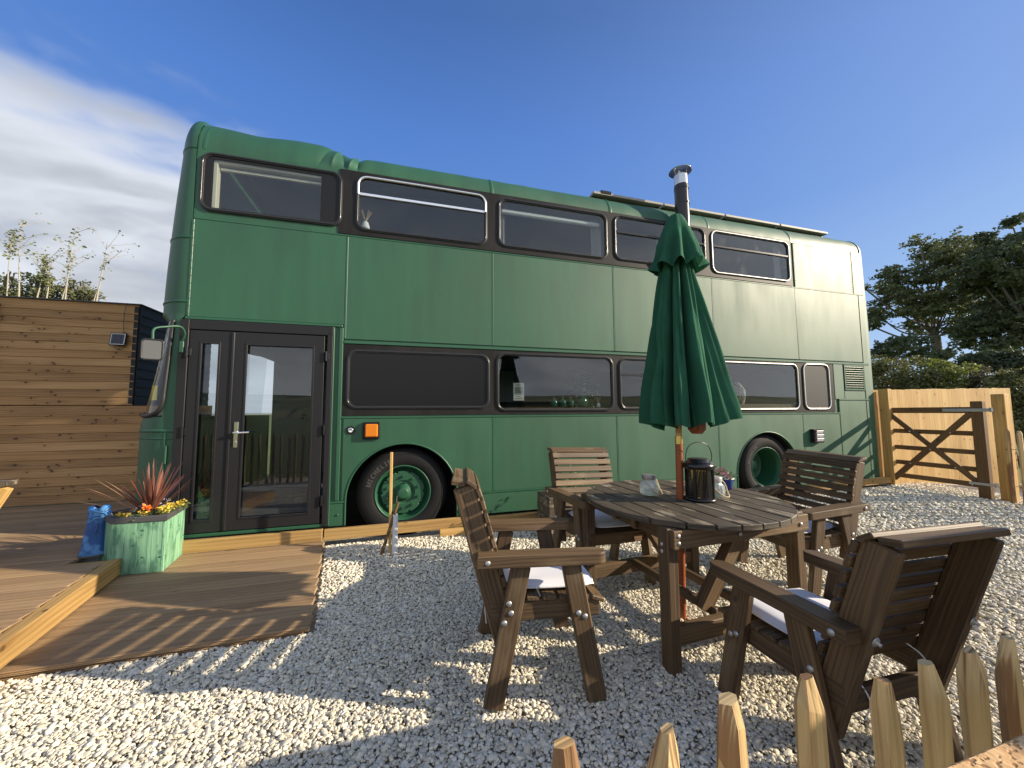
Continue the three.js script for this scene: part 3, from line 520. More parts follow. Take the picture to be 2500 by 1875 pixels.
  for (const a of [AF, AR]) { const g = new THREE.CylinderGeometry(a.r + 0.02, a.r + 0.02, 0.5, 32, 1, true, -Math.PI / 2, Math.PI).rotateX(-Math.PI / 2).rotateY(Math.PI); const m = part('wheel_housing', at(g, a.x, a.y, -0.30), 'blackDull', bus); m.material = M.blackHousing || (M.blackHousing = Object.assign(M.blackDull.clone(), { side: THREE.DoubleSide })); part('wheel_housing', at(new THREE.BoxGeometry(1.3, 1.1, 0.02), a.x, a.y + 0.02, -0.56), 'blackDull', bus); }
}
// windows
const ringTube = (x0, y0, x1, y1, r, rad, z) => { const p = rrShape(x0, y0, x1, y1, r).getSpacedPoints(120).map(q => V3(q.x, q.y, z)); p.pop(); return tubeGeo(p, rad, 160, 8, true); };
function makeWindow(k, o = {}) {
  const [a, b, c, d] = WIN[k]; const w = sub('window', bus); if (o.label) w.userData.label = o.label;
  const s = rrShape(a, b, c, d, 0.11); s.holes.push(rrPath(a + 0.036, b + 0.036, c - 0.036, d - 0.036, 0.08));
  part('rubber_seal', at(ext(s, 0.010, 0.005, 2, 10), 0, 0, -0.008), 'rubber', w);
  part('filler_bead', ringTube(a + 0.018, b + 0.018, c - 0.018, d - 0.018, 0.095, 0.0085, 0.008), o.bead || 'rubberGloss', w);
  if (o.board) { part('board', at(ext(rrShape(a + 0.03, b + 0.03, c - 0.03, d - 0.03, 0.085), 0.006, 0, 1, 10), 0, 0, -0.008), o.board, w, o.boardLabel); return w; }
  part('pane', at(ext(rrShape(a + 0.03, b + 0.03, c - 0.03, d - 0.03, 0.085), 0.004, 0, 1, 10), 0, 0, -0.012), o.glass || 'glass', w);
  if (o.sill !== false) part('sill', at(chamBox(c - a - 0.1, 0.02, 0.13, 0.003), (a + c) / 2, b + 0.045, -0.115), 'white', w);
  return w;
}
M.rubberGloss = M.rubber.clone(); M.rubberGloss.roughness = 0.22; M.rubberGloss.name = 'rubberGloss';
{
  const w1 = makeWindow('W1', { sill: false, glass: 'glassSmeared' }); const [a, b, c, d] = WIN.W1;
  const q = rrShape(a + 0.03, b + 0.03, c - 0.03, d - 0.03, 0.085); q.holes.push(rrPath(-1.90, 3.345, -0.915, 3.85, 0.004)); part('blacked_border', at(ext(q, 0.003, 0, 1, 10), 0, 0, -0.0072), 'blackPaint', w1);
  part('inner_frame', merge([at(chamBox(0.035, 0.52, 0.07, 0.003), -1.885, 3.6, -0.06), at(chamBox(1.0, 0.035, 0.07, 0.003), -1.4, 3.845, -0.06), at(chamBox(0.96, 0.028, 0.03, 0.003), -1.38, 3.79, -0.075)]), 'cream', w1, 'cream timber frame inside');
  const bar = (w, x0, x1, y, m) => part('vent_bar', at(chamBox(x1 - x0, 0.032, 0.018, 0.004), (x0 + x1) / 2, y, 0.0), m, w);
  const w2 = makeWindow('W2', { label: 'upper window with its top vent open', glass: 'glass' }); bar(w2, -0.535, 0.875, 3.705, 'alu');
  { const [x0, , x1, y1] = WIN.W2; const pts = [[x0 + 0.022, 3.70], [x0 + 0.022, y1 - 0.11]]; for (let i = 0; i <= 8; i++) { const t = Math.PI - i / 8 * Math.PI / 2; pts.push([x0 + 0.117 + 0.095 * Math.cos(t), y1 - 0.117 + 0.095 * Math.sin(t)]); } for (let i = 0; i <= 8; i++) { const t = Math.PI / 2 - i / 8 * Math.PI / 2; pts.push([x1 - 0.117 + 0.095 * Math.cos(t), y1 - 0.117 + 0.095 * Math.sin(t)]); } pts.push([x1 - 0.022, 3.70]); part('vent_frame', tubeGeo(pts.map(p => V3(p[0], p[1], 0.010)), 0.013, 100, 8), 'alu', w2, 'bright aluminium vent frame');
    part('vent_flap', at(new THREE.BoxGeometry(1.3, 0.17, 0.006).rotateX(-1.0), 0.17, 3.83, -0.10), 'rubber', w2); }
  const w3 = makeWindow('W3', { glass: 'glassSmeared' }); part('blind', at(chamBox(1.36, 0.05, 0.05, 0.01), 1.78, 3.80, -0.09), 'white', w3, 'rolled pale blind');
  const w4 = makeWindow('W4', { glass: 'glassSmeared' }); bar(w4, 2.66, 4.1, 3.70, 'rubberGloss');
  const w5 = makeWindow('W5', { glass: 'glassSmeared', bead: 'aluDull' }); bar(w5, 4.255, 5.715, 3.70, 'rubberGloss');
  makeWindow('L1', { board: 'blackBoard', boardLabel: 'plain black board filling the window', label: 'boarded lower window beside the doors' });
  const l2 = makeWindow('L2', { sill: false }); part('sill', at(chamBox(1.42, 0.03, 0.20, 0.003), 1.79, 1.335, -0.125), 'darkWood', l2);
  const l3 = makeWindow('L3', { sill: false }); bar(l3, 2.67, 4.16, 1.775, 'rubberGloss'); part('sill', at(chamBox(1.42, 0.03, 0.20, 0.003), 3.42, 1.345, -0.125), 'darkWood', l3);
  const l4 = makeWindow('L4', { sill: false, bead: 'aluDull' }); part('sill', at(chamBox(1.42, 0.07, 0.14, 0.003), 5.01, 1.36, -0.10), 'darkWood', l4);
  makeWindow('L5', { board: 'greyMesh', bead: 'aluDull', boardLabel: 'dark grey mesh filling the small window', label: 'small blanked window near the rear' });
}
// curtains gathered at the window ends, and pale furniture seen through the lower glass
{
  mat('linen', { color: col(0.42, 0.41, 0.38), roughness: 0.95 });
  const curtain = (x0, x1, y0, y1) => part('curtain', gridGeo(40, 4, (u, v) => [mix(x0, x1, u), mix(y0, y1, v), -0.13 + 0.018 * Math.sin(u * (x1 - x0) * 190) + 0.006 * Math.sin(v * 5 + u * 9)]), 'linen', bus);
  curtain(2.36, 2.50, 3.30, 3.92); curtain(4.26, 4.36, 3.30, 3.92); curtain(5.58, 5.71, 3.30, 3.92); curtain(1.06, 1.16, 3.30, 3.92);
  part('worktop', at(chamBox(1.5, 0.04, 0.5, 0.004), 1.9, 1.26, -1.9), 'liningPale', bus); part('cupboard', at(chamBox(0.7, 0.55, 0.3, 0.006), 1.5, 1.75, -2.25), 'liningPale', bus); part('seat_back', at(chamBox(1.3, 0.5, 0.16, 0.05), 5.2, 1.25, -1.6), 'linen', bus); part('rear_lining', at(new THREE.BoxGeometry(0.02, 1.5, 2.2), 7.3, 1.3, -1.3), 'whitePaint', bus);
}
// glazed double doors
{
  const frame = sub('door_frame', bus); const Z = 0.0;
  const fr = (x0, y0, x1, y1, z0, z1) => at(chamBox(x1 - x0, y1 - y0, z1 - z0, 0.004), (x0 + x1) / 2, (y0 + y1) / 2, (z0 + z1) / 2);
  part('jamb', fr(-2.075, 0.16, -2.0, 2.20, -0.05, 0.028), 'doorFrame', frame); part('jamb', fr(-0.80, 0.16, -0.747, 2.14, -0.05, 0.028), 'doorFrame', frame); part('head', fr(-2.0, 2.105, -0.745, 2.20, -0.05, 0.028), 'doorFrame', frame); part('threshold', fr(-2.06, 0.155, -0.75, 0.185, -0.05, 0.02), 'busGreenPlain', frame);
  const box = (S, x0, y0, x1, y1) => { S.moveTo(x0, y0); S.lineTo(x1, y0); S.lineTo(x1, y1); S.lineTo(x0, y1); S.lineTo(x0, y0); return S; };
  const leaf = (x0, x1, gx0, gx1, nm) => {
    const d = sub('door', bus); if (nm) d.userData.label = nm;
    const s = box(new THREE.Shape(), x0, 0.192, x1, 2.10); s.holes.push(box(new THREE.Path(), gx0, 0.295, gx1, 1.985));
    part('door_leaf', at(ext(s, 0.042, 0.004, 1, 2), 0, 0, -0.026), 'doorFrame', d);
    const b = box(new THREE.Shape(), gx0 - 0.006, 0.289, gx1 + 0.006, 1.991); b.holes.push(box(new THREE.Path(), gx0 + 0.014, 0.309, gx1 - 0.014, 1.971)); part('glazing_bead', at(ext(b, 0.012, 0.003, 1, 2), 0, 0, 0.010), 'doorBead', d);
    part('pane', at(new THREE.BoxGeometry(gx1 - gx0, 1.69, 0.005), (gx0 + gx1) / 2, 1.14, -0.010), 'glass', d);
    return d;
  };
  M.doorBead = M.doorFrame.clone(); M.doorBead.roughness = 0.25; M.doorBead.name = 'doorBead';
  const d1 = leaf(-1.995, -1.645, -1.905, -1.745, 'narrow left door leaf'); const d2 = leaf(-1.625, -0.825, -1.528, -0.922, 'wide right door leaf');
  const hinge = (d, x, y, big) => part('hinge', merge([rodGeo(V3(x, y - 0.05, 0.034), V3(x, y + 0.05, 0.034), 0.011), at(chamBox(0.045, 0.07, 0.01, 0.002), x + 0.01, y, 0.024)]), 'hingeBlack', d);
  M.hingeBlack = mat('hingeBlack', { color: col(0.02, 0.02, 0.022), roughness: 0.25, metalness: 0.4 });
  for (const y of [1.885, 1.13, 0.42]) { hinge(d1, -2.005, y); hinge(d2, -0.806, y); }
  part('astragal', at(chamBox(0.028, 1.9, 0.02, 0.006), -1.636, 1.146, 0.022), 'doorBead', d1);
  const h = sub('door_handle', d2); part('back_plate', at(chamBox(0.038, 0.25, 0.01, 0.006), -1.578, 1.095, 0.022), 'chrome', h);
  part('lever', merge([rodGeo(V3(-1.578, 1.115, 0.02), V3(-1.578, 1.115, 0.07), 0.01), tubeGeo([[-1.58, 1.115, 0.07], [-1.53, 1.116, 0.074], [-1.45, 1.118, 0.070]], 0.010, 12, 8)]), 'chrome', h); part('lock_barrel', rodGeo(V3(-1.578, 1.02, 0.02), V3(-1.578, 1.02, 0.035), 0.014), 'chrome', h);
}
// wheels
const font = await new FontLoader().loadAsync('fonts/droid/droid_sans_bold.typeface.json');
function wheel(x, y, z, front) {
  const w = sub('wheel', bus); w.position.set(x, y, z); if (front) w.userData.label = 'front wheel with green hub and wheel nuts'; else w.userData.label = 'rear wheel with deep dark dish';
  const rot = g => g.rotateX(Math.PI / 2);
  part('tyre', rot(lathe([[0.27, -0.05], [0.288, 0.0], [0.30, 0.016], [0.345, 0.030], [0.40, 0.030], [0.438, 0.016], [0.462, -0.008], [0.478, -0.034], [0.482, -0.06], [0.482, -0.22], [0.46, -0.26], [0.27, -0.26]], 72)), 'tyreRubber', w);
  part('rim', rot(lathe([[0.288, 0.004], [0.297, 0.014], [0.288, 0.022], [0.278, 0.012], [0.268, -0.03], [0.258, -0.05], ...(front ? [[0.235, -0.075], [0.20, -0.08]] : [[0.264, -0.06], [0.258, -0.28], [0.235, -0.305], [0.10, -0.315]])], 72)), 'busGreenPlain', w);
  const band = rot(lathe([[0.418, 0.0285], [0.422, 0.030], [0.425, 0.0265]], 72)); part('tyre_ridge', band, 'tyreRubber', w);
  if (front) {
    const s = new THREE.Shape(); const n = 10; for (let i = 0; i <= 200; i++) { const t = i / 200 * Math.PI * 2, k = Math.cos(t * n); const r = 0.228 - 0.016 * sstep(0.80, 0.93, k); i ? s.lineTo(r * Math.cos(t), r * Math.sin(t)) : s.moveTo(r * Math.cos(t), r * Math.sin(t)); }
    s.holes.push(new THREE.Path().absarc(0, 0, 0.125, 0, Math.PI * 2, true));
    part('wheel_disc', at(ext(s, 0.03, 0.004, 1, 12), 0, 0, -0.05), 'busGreenPlain', w);
    part('hub', rot(lathe([[0.127, -0.02], [0.118, -0.03], [0.085, -0.032], [0.078, 0.028], [0.062, 0.032], [0.058, 0.055], [0.048, 0.062], [0.0, 0.063]], 36)), 'busGreenPlain', w);
    for (let i = 0; i < 10; i++) { const t = (i + 0.5) / 10 * Math.PI * 2; part('wheel_nut', merge([at(new THREE.CylinderGeometry(0.017, 0.017, 0.022, 6).rotateX(Math.PI / 2), 0.17 * Math.cos(t), 0.17 * Math.sin(t), -0.006), at(new THREE.CylinderGeometry(0.009, 0.009, 0.016, 8).rotateX(Math.PI / 2), 0.17 * Math.cos(t), 0.17 * Math.sin(t), 0.012)]), 'busGreenPlain', w); }
  } else {
    part('hub', rot(lathe([[0.13, -0.315], [0.10, -0.31], [0.085, -0.20], [0.06, -0.185], [0, -0.18]], 36)), 'busGreenPlain', w);
    for (let i = 0; i < 8; i++) { const t = i / 8 * Math.PI * 2; part('wheel_nut', at(new THREE.CylinderGeometry(0.012, 0.012, 0.02, 6).rotateX(Math.PI / 2), 0.115 * Math.cos(t), 0.115 * Math.sin(t), -0.30), 'busGreenPlain', w); }
  }
  // raised maker's lettering
  const word = 'MICHELIN', L = []; const a0 = front ? 2.85 : 2.9, st = front ? -0.125 : -0.10, rr0 = 0.365, size = front ? 0.05 : 0.038;
  [...word].forEach((ch, i) => { const g = new TextGeometry(ch, { font, size, depth: 0.003, curveSegments: 4 }); g.computeBoundingBox(); g.translate(-(g.boundingBox.max.x) / 2, -size / 2, 0); const t = a0 + st * i; g.rotateZ(t - Math.PI / 2); g.translate(rr0 * Math.cos(t), rr0 * Math.sin(t), 0.0295); L.push(g); });
  part('lettering', merge(L), 'tyreText', w);
}
wheel(-0.02, 0.43, -0.075, true); wheel(5.12, 0.465, -0.075, false);
// fittings
{
  const l = sub('side_indicator', bus); part('bezel', at(chamBox(0.17, 0.18, 0.045, 0.008), -0.353, 1.11, 0.012), 'blackPaint', l); part('lens', at(chamBox(0.125, 0.135, 0.03, 0.010), -0.347, 1.112, 0.045), 'amber', l, 'ribbed amber lens');
  const c = sub('filler_lock', bus); part('ring', at(new THREE.CylinderGeometry(0.043, 0.043, 0.012, 28).rotateX(Math.PI / 2), -0.555, 1.118, 0.004), 'blackPaint', c); part('lock_face', at(lathe([[0.026, 0], [0.026, 0.006], [0.017, 0.008], [0.016, 0.003], [0, 0.004]], 24).rotateX(Math.PI / 2), -0.555, 1.118, 0.010), 'chrome', c);
  const g = sub('grille', bus); part('surround', (() => { const s = rrShape(6.755, 1.612, 7.215, 2.03, 0.01); s.holes.push(rrPath(6.785, 1.64, 7.19, 2.0, 0.005)); return at(ext(s, 0.012, 0.003, 1, 4), 0, 0, -0.006); })(), 'busGreenPlain', g); part('backing', at(new THREE.BoxGeometry(0.42, 0.38, 0.004), 6.987, 1.82, -0.0115), 'blackDull', g);
  for (let i = 0; i < 10; i++) part('slat', at(chamBox(0.405, 0.026, 0.008, 0.003).rotateX(0.55), 6.987, 1.66 + i * 0.036, 0.0), 'busGreenPlain', g);
  const v = sub('wall_vent', bus); part('case', at(chamBox(0.195, 0.205, 0.075, 0.006), 6.035, 0.908, 0.026), 'blackPaint', v); for (let i = 0; i < 3; i++) part('slat', at(chamBox(0.14, 0.05, 0.012, 0.004).rotateX(0.25), 6.045, 0.85 + i * 0.058, 0.066), 'ventGrey', v);
  // mirror on its arm
  const m = sub('wing_mirror', bus); part('arm', tubeGeo([[-2.07, 1.95, 0.01], [-2.02, 2.05, 0.05], [-2.03, 2.105, 0.10], [-2.10, 2.085, 0.18], [-2.155, 2.05, 0.235], [-2.16, 1.96, 0.24]], 0.010, 40, 8), 'busGreenPlain', m); part('bracket', at(chamBox(0.035, 0.11, 0.03, 0.004), -2.05, 1.93, 0.02), 'busGreenPlain', m);
  part('mirror_case', at(ext(rrShape(-0.07, -0.09, 0.07, 0.09, 0.025), 0.03, 0.006, 2, 6).rotateY(0.35), -2.16, 1.862, 0.225), 'mirrorBack', m, 'grey back of the wing mirror');
  part('mirror_rim', at(ringTube(-0.068, -0.088, 0.068, 0.088, 0.025, 0.008, 0.034).rotateY(0.35), -2.16, 1.862, 0.225), 'rubber', m);
  // solar panels along the roof edge
  for (const [a, b] of [[2.43, 3.545], [3.575, 4.665], [4.695, 5.78], [5.81, 6.86]]) { const p = sub('roof_solar_panel', bus); part('frame', at(chamBox(b - a, 0.035, 0.95, 0.003), (a + b) / 2, 4.305, -0.62), 'solarFrame', p); part('cells', at(new THREE.BoxGeometry(b - a - 0.04, 0.006, 0.91), (a + b) / 2, 4.324, -0.62), 'solarCell', p); for (const x of [a + 0.05, b - 0.05]) part('bracket', at(chamBox(0.05, 0.08, 0.05, 0.003), x, 4.268, -0.24), 'blackPaint', p); }
  part('roof_bracket', at(chamBox(0.16, 0.05, 0.06, 0.004), 2.62, 4.325, -0.17), 'blackPaint', bus);
  // stove flue standing off the side
  const f = sub('stove_flue', bus); const fx = 3.665, fz = 0.11;
  part('pipe', merge([rodGeo(V3(fx, 3.50, fz), V3(fx - 0.015, 4.44, fz), 0.092, 0.092, 40), tubeGeo([[fx, 3.52, fz], [fx, 3.44, fz - 0.02], [fx, 3.40, fz - 0.11], [fx, 3.40, -0.12]], 0.09, 20, 24)]), 'flueBlack', f);
  part('band', merge([at(new THREE.CylinderGeometry(0.096, 0.096, 0.02, 40, 1, true), fx - 0.006, 4.17, fz), at(new THREE.CylinderGeometry(0.097, 0.097, 0.03, 40, 1, true), fx - 0.012, 4.39, fz)]), 'flueBlack', f);
  part('collar', at(new THREE.CylinderGeometry(0.088, 0.090, 0.16, 40), fx - 0.016, 4.50, fz), 'steelShiny', f);
  part('cowl', at(lathe([[0.0, 0.045], [0.06, 0.04], [0.11, 0.020], [0.146, 0.0], [0.150, -0.012], [0.140, -0.006], [0.0, 0.012]], 48), fx - 0.018, 4.655, fz), 'steelShiny', f, 'shiny steel rain cap');
  part('cowl_stay', merge([0.4, 2.5, 4.6].map(t => rodGeo(V3(fx - 0.018 + 0.075 * Math.cos(t), 4.57, fz + 0.075 * Math.sin(t)), V3(fx - 0.018 + 0.085 * Math.cos(t), 4.665, fz + 0.085 * Math.sin(t)), 0.006))), 'steelShiny', f);
}
// timbers along the foot of the bus
{
  const G = 'timbers laid along the foot of the bus';
  single('sill_timber', beamGeo(V3(-1.98, 0.098, 0.085), V3(-0.775, 0.098, 0.085), 0.05, 0.112), 'treatedPine', 'pale timber beam under the double doors', 'timber', G);
  single('sill_timber', beamGeo(V3(-0.762, 0.095, 0.075), V3(0.80, 0.102, 0.075), 0.045, 0.105), 'treatedPine', 'pale timber beam in front of the front bus wheel', 'timber', G);
  single('sill_timber', beamGeo(V3(0.36, 0.035, 0.16), V3(0.95, 0.035, 0.19), 0.075, 0.06), 'newPine', 'short loose timber offcut on the gravel behind a chair', 'timber', G);
  single('sill_timber', beamGeo(V3(0.82, 0.085, 0.06), V3(4.5, 0.10, 0.06), 0.04, 0.10), 'treatedPine', 'long timber under the bus behind the table', 'timber', G);
  single('sill_timber', beamGeo(V3(4.62, 0.155, 0.10), V3(5.15, 0.175, 0.11), 0.09, 0.05), 'newPine', 'short pale timber chocked against the rear bus wheel', 'timber', G);
  single('sill_timber', beamGeo(V3(5.7, 0.14, 0.05), V3(7.6, 0.17, 0.05), 0.04, 0.10), 'treatedPine', 'timber under the rear end of the bus by the fence', 'timber', G);
}
// things seen inside the windows
{
  const jar = (x, r, h, lbl) => { const t = thing('lidded_jar', lbl, 'jar', [x, 1.352, -0.10], 0, 'green jars on the window sill'); part('body', lathe([[0, 0], [r * 0.62, 0], [r * 0.9, h * 0.22], [r, h * 0.45], [r * 0.86, h * 0.7], [r * 0.5, h * 0.84], [0.0, h * 0.87]], 28), 'glazeGreen', t); part('lid', at(lathe([[r * 0.4, 0], [r * 0.32, 0.008], [0.007, 0.014], [0.011, 0.03], [0, 0.034]], 18), 0, h * 0.84, 0), 'glazeGreen', t); };
  jar(1.775, 0.052, 0.125, 'small green lidded jar, leftmost on the window sill'); jar(1.895, 0.052, 0.12, 'small green lidded jar, second on the window sill'); jar(2.005, 0.045, 0.115, 'smallest green jar, third along the window sill'); jar(2.165, 0.078, 0.165, 'largest round green jar on the window sill');
  const df = (x, y, z, s, lbl) => { const t = thing('reed_diffuser', lbl, 'diffuser', [x, y, z]); part('bottle', lathe([[0, 0], [0.042 * s, 0], [0.046 * s, 0.03 * s], [0.03 * s, 0.085 * s], [0.012 * s, 0.098 * s], [0, 0.1 * s]], 24), 'white', t); for (const [dx, dz] of [[-0.05, 0], [-0.035, 0.02], [0.045, 0], [0.06, -0.02], [0.03, 0.02]]) part('reed', rodGeo(V3(0, 0.09 * s, 0), V3(dx * s, 0.22 * s, dz * s), 0.0022), 'straw', t); };
  df(-0.47, 3.34, -0.08, 1.0, 'white reed diffuser bottle behind the open upper window'); df(2.40, 1.352, -0.10, 0.6, 'small reed diffuser at the end of the window sill');
  const sg = single('window_notice', at(new THREE.BoxGeometry(0.14, 0.22, 0.004), 1.33, 1.545, -0.14), 'notice', 'small printed notice standing inside the lower window', 'notice');
  const cu = (x, z, yaw, tilt, lbl) => { const g = new THREE.SphereGeometry(1, 24, 16); const p = g.attributes.position; for (let i = 0; i < p.count; i++) { const q = V3().fromBufferAttribute(p, i); const f = v => Math.sign(v) * Math.pow(Math.abs(v), 0.55); p.setXYZ(i, 0.20 * f(q.x), 0.20 * f(q.y), 0.06 * q.z); } g.computeVertexNormals(); g.rotateZ(tilt); g.rotateY(yaw); at(g, x, 1.52, z); return single('scatter_cushion', g, 'scatterFabric', lbl, 'cushion', 'cushions inside the rear window'); };
  cu(4.52, -0.22, 1.0, 0.45, 'patterned grey cushion leaning inside the rear lower window, nearest the parasol'); cu(4.86, -0.26, 1.1, 0.5, 'patterned cushion leaning inside the rear lower window, second along');
}

// ---------------------------------------------------------------- garden chairs (built facing +z)
function makeChair(label, pose) {
  const c = thing('garden_chair', label, 'chair', [pose.x, pose.y, pose.z], 0, 'stained timber garden armchairs round the table');
  c.rotation.order = 'YXZ'; c.rotation.set(THREE.MathUtils.degToRad(pose.tx || 0), THREE.MathUtils.degToRad(pose.yaw), THREE.MathUtils.degToRad(pose.tz || 0));
  const W = () => rnd() < 0.5 ? 'darkWood' : 'darkWood2';
  const bolt = (x, y, z, sx) => part('bolt', at(lathe([[0.0125, 0], [0.0115, 0.003], [0.008, 0.0055], [0, 0.0065]], 14).rotateZ(-sx * Math.PI / 2), x, y, z), 'galv', c);
  for (const s of [-1, 1]) {
    const X = s * 0.293, leg = (a, b) => part('leg', beamGeo(V3(X, a[0], a[1]), V3(X, b[0], b[1]), 0.038, 0.088, V3(0, 0.2, 1), 0.006), W(), c);
    leg([-0.03, 0.242], [0.558, 0.125]); leg([-0.03, -0.228], [0.558, -0.108]);
    // arm with a rounded front end
    const sh = new THREE.Shape(); sh.moveTo(-0.05, -0.31); sh.lineTo(0.045, -0.31); sh.lineTo(0.045, 0.245); sh.absarc(0.0, 0.245, 0.045, 0, Math.PI, false); sh.lineTo(-0.05, -0.31);
    let g = ext(sh, 0.044, 0.005, 2, 8).rotateX(Math.PI / 2); g = uvGrain(g, 2); part('arm_rest', at(g, s * 0.298, 0.609, 0), W(), c);
    part('seat_rail', beamGeo(V3(s * 0.253, 0.345, -0.25), V3(s * 0.253, 0.355, 0.27), 0.036, 0.088, V3(0, 1, 0), 0.005), W(), c);
    // raking side plank of the back, its top cut to slope
    part('back_post', beamGeo(V3(s * 0.252, 0.20, -0.165), V3(s * 0.252, 0.905, -0.375), 0.036, 0.105, V3(0, 0.3, 1), 0.006), W(), c);
    const o = X + s * 0.0195; bolt(o, 0.36, -0.155, s); bolt(o, 0.32, -0.185, s); bolt(o, 0.40, -0.165, s); bolt(o, 0.345, 0.155, s); bolt(o, 0.33, 0.185, s); bolt(s * 0.345, 0.585, -0.265, s);
    part('bolt', at(lathe([[0.017, 0], [0.015, 0.004], [0.006, 0.007], [0.006, 0.016], [0, 0.016]], 12).rotateX(-Math.PI / 2 - 0.28), s * 0.252, 0.58, -0.336), 'galv', c);
  }
  // back slats follow the front edge of the planks
  const rake = V3(0, 0.905 - 0.20, -0.375 + 0.165).normalize(), nrm = V3(0, -rake.z, rake.y);
  const slat = (y, tilt, len, h, off, t = 0.020) => { const z = -0.165 + (y - 0.20) * (-0.21 / 0.705); const g = chamBox(len, h, t, 0.004, 0); g.rotateX(-Math.atan2(0.21, 0.705) - tilt); return part('back_slat', at(g, R(-0.004, 0.004), y + nrm.y * off, z + nrm.z * off), W(), c); };
  for (let i = 0; i < 9; i++) slat(0.405 + i * 0.0568, i === 8 ? 0.10 : 0, 0.575, 0.046, 0.062 - (i === 8 ? 0.003 : 0));
  slat(0.908, 0.70, 0.575, 0.055, 0.034); slat(0.926, 1.15, 0.552, 0.066, -0.022, 0.024);
  // seat
  for (let i = 0; i < 6; i++) { const z = -0.125 + i * 0.077; part('seat_slat', at(chamBox(0.56, 0.020, 0.063, 0.004, 0).rotateX(i === 5 ? 0.28 : 0.03), 0, 0.403 - i * 0.002 - (i === 5 ? 0.006 : 0), z), W(), c); }
  part('cross_rail', beamGeo(V3(-0.235, 0.33, 0.235), V3(0.235, 0.33, 0.235), 0.03, 0.075), W(), c); part('cross_rail', beamGeo(V3(-0.235, 0.33, -0.235), V3(0.235, 0.33, -0.235), 0.03, 0.075), W(), c);
  return c;
}
function makeCushion(label, pose) {
  const c = thing('seat_cushion', label, 'cushion', [pose.x, pose.y, pose.z], 0, 'white cushions on the chairs'); c.rotation.order = 'YXZ'; c.rotation.set(THREE.MathUtils.degToRad(pose.tx || 0), THREE.MathUtils.degToRad(pose.yaw), THREE.MathUtils.degToRad(pose.tz || 0));
  const n = 22, g = gridGeo(n, n, (u, v) => { const X = (u - 0.5) * 2, Z = (v - 0.5) * 2; const e = Math.pow(Math.max(Math.abs(X), Math.abs(Z)), 6); const k = 1 - 0.06 * Math.pow(Math.abs(X * Z), 2); return [X * 0.225 * k, 0.026 * Math.pow(clamp(1 - e), 0.45) + 0.004 * (pn(u * 5 + pose.x, v * 5, 99, 99, 3) - 0.5), Z * 0.22 * k + 0.06, u * 0.45, v * 0.45]; });
  const g2 = gridGeo(n, n, (u, v) => { const X = (u - 0.5) * 2, Z = (v - 0.5) * 2; const e = Math.pow(Math.max(Math.abs(X), Math.abs(Z)), 6); const k = 1 - 0.06 * Math.pow(Math.abs(X * Z), 2); return [-X * 0.225 * k, -0.012 * Math.pow(clamp(1 - e), 0.45), Z * 0.22 * k + 0.06, u * 0.45, v * 0.45]; });
  // outward faces: the grid winds downwards, so turn the top over
  const flip = q => { const ix = q.index.array; for (let i = 0; i < ix.length; i += 3) { const t = ix[i]; ix[i] = ix[i + 1]; ix[i + 1] = t; } q.computeVertexNormals(); return q; };
  part('pad', at(merge([flip(g), flip(g2)]), 0, 0.428, 0), 'cushion', c);
  const pts = []; for (let i = 0; i < 40; i++) { const t = i / 40 * Math.PI * 2, q = v => Math.sign(v) * Math.pow(Math.abs(v), 0.25); const X = q(Math.cos(t)), Z = q(Math.sin(t)), k = 1 - 0.06 * Math.pow(Math.abs(X * Z), 2); pts.push([X * 0.225 * k, 0.428, Z * 0.22 * k + 0.06]); }
  part('piping', tubeGeo(pts, 0.006, 100, 6, true), 'cushion', c);
  part('tie', merge([tubeGeo([[0.18, 0.43, -0.16], [0.19, 0.40, -0.22], [0.17, 0.33, -0.26], [0.19, 0.27, -0.255]], 0.003, 16, 5), tubeGeo([[-0.18, 0.43, -0.16], [-0.19, 0.40, -0.22], [-0.16, 0.34, -0.26], [-0.18, 0.26, -0.255]], 0.003, 16, 5)]), 'cushion', c);
}
{
  const poses = [
    ['timber garden chair seen side on, left of the round table', 'white cushion on the chair left of the table', { x: 0.651, z: 2.283, yaw: 81.5, y: 0.03, tx: 1.2, tz: -2.6 }],
    ['timber garden chair with its back to the picket fence, nearest the camera', 'white cushion on the chair nearest the picket fence', { x: 1.734, z: 2.974, yaw: 179.4, y: -0.045, tx: 0, tz: 1.2 }],
    ['timber garden chair right of the round table, facing left', 'white cushion on the chair right of the table', { x: 3.019, z: 1.895, yaw: -90.8, y: -0.01, tx: 2.6, tz: -1.2 }],
    ['timber garden chair behind the round table, its back to the bus', 'white cushion on the chair nearest the bus', { x: 1.496, z: 1.48, yaw: 5, y: 0.035, tx: 0, tz: -2.4 }],
  ];
  for (const [a, , p] of poses) makeChair(a, p);
  for (const [, b, p] of poses) makeCushion(b, p);
}
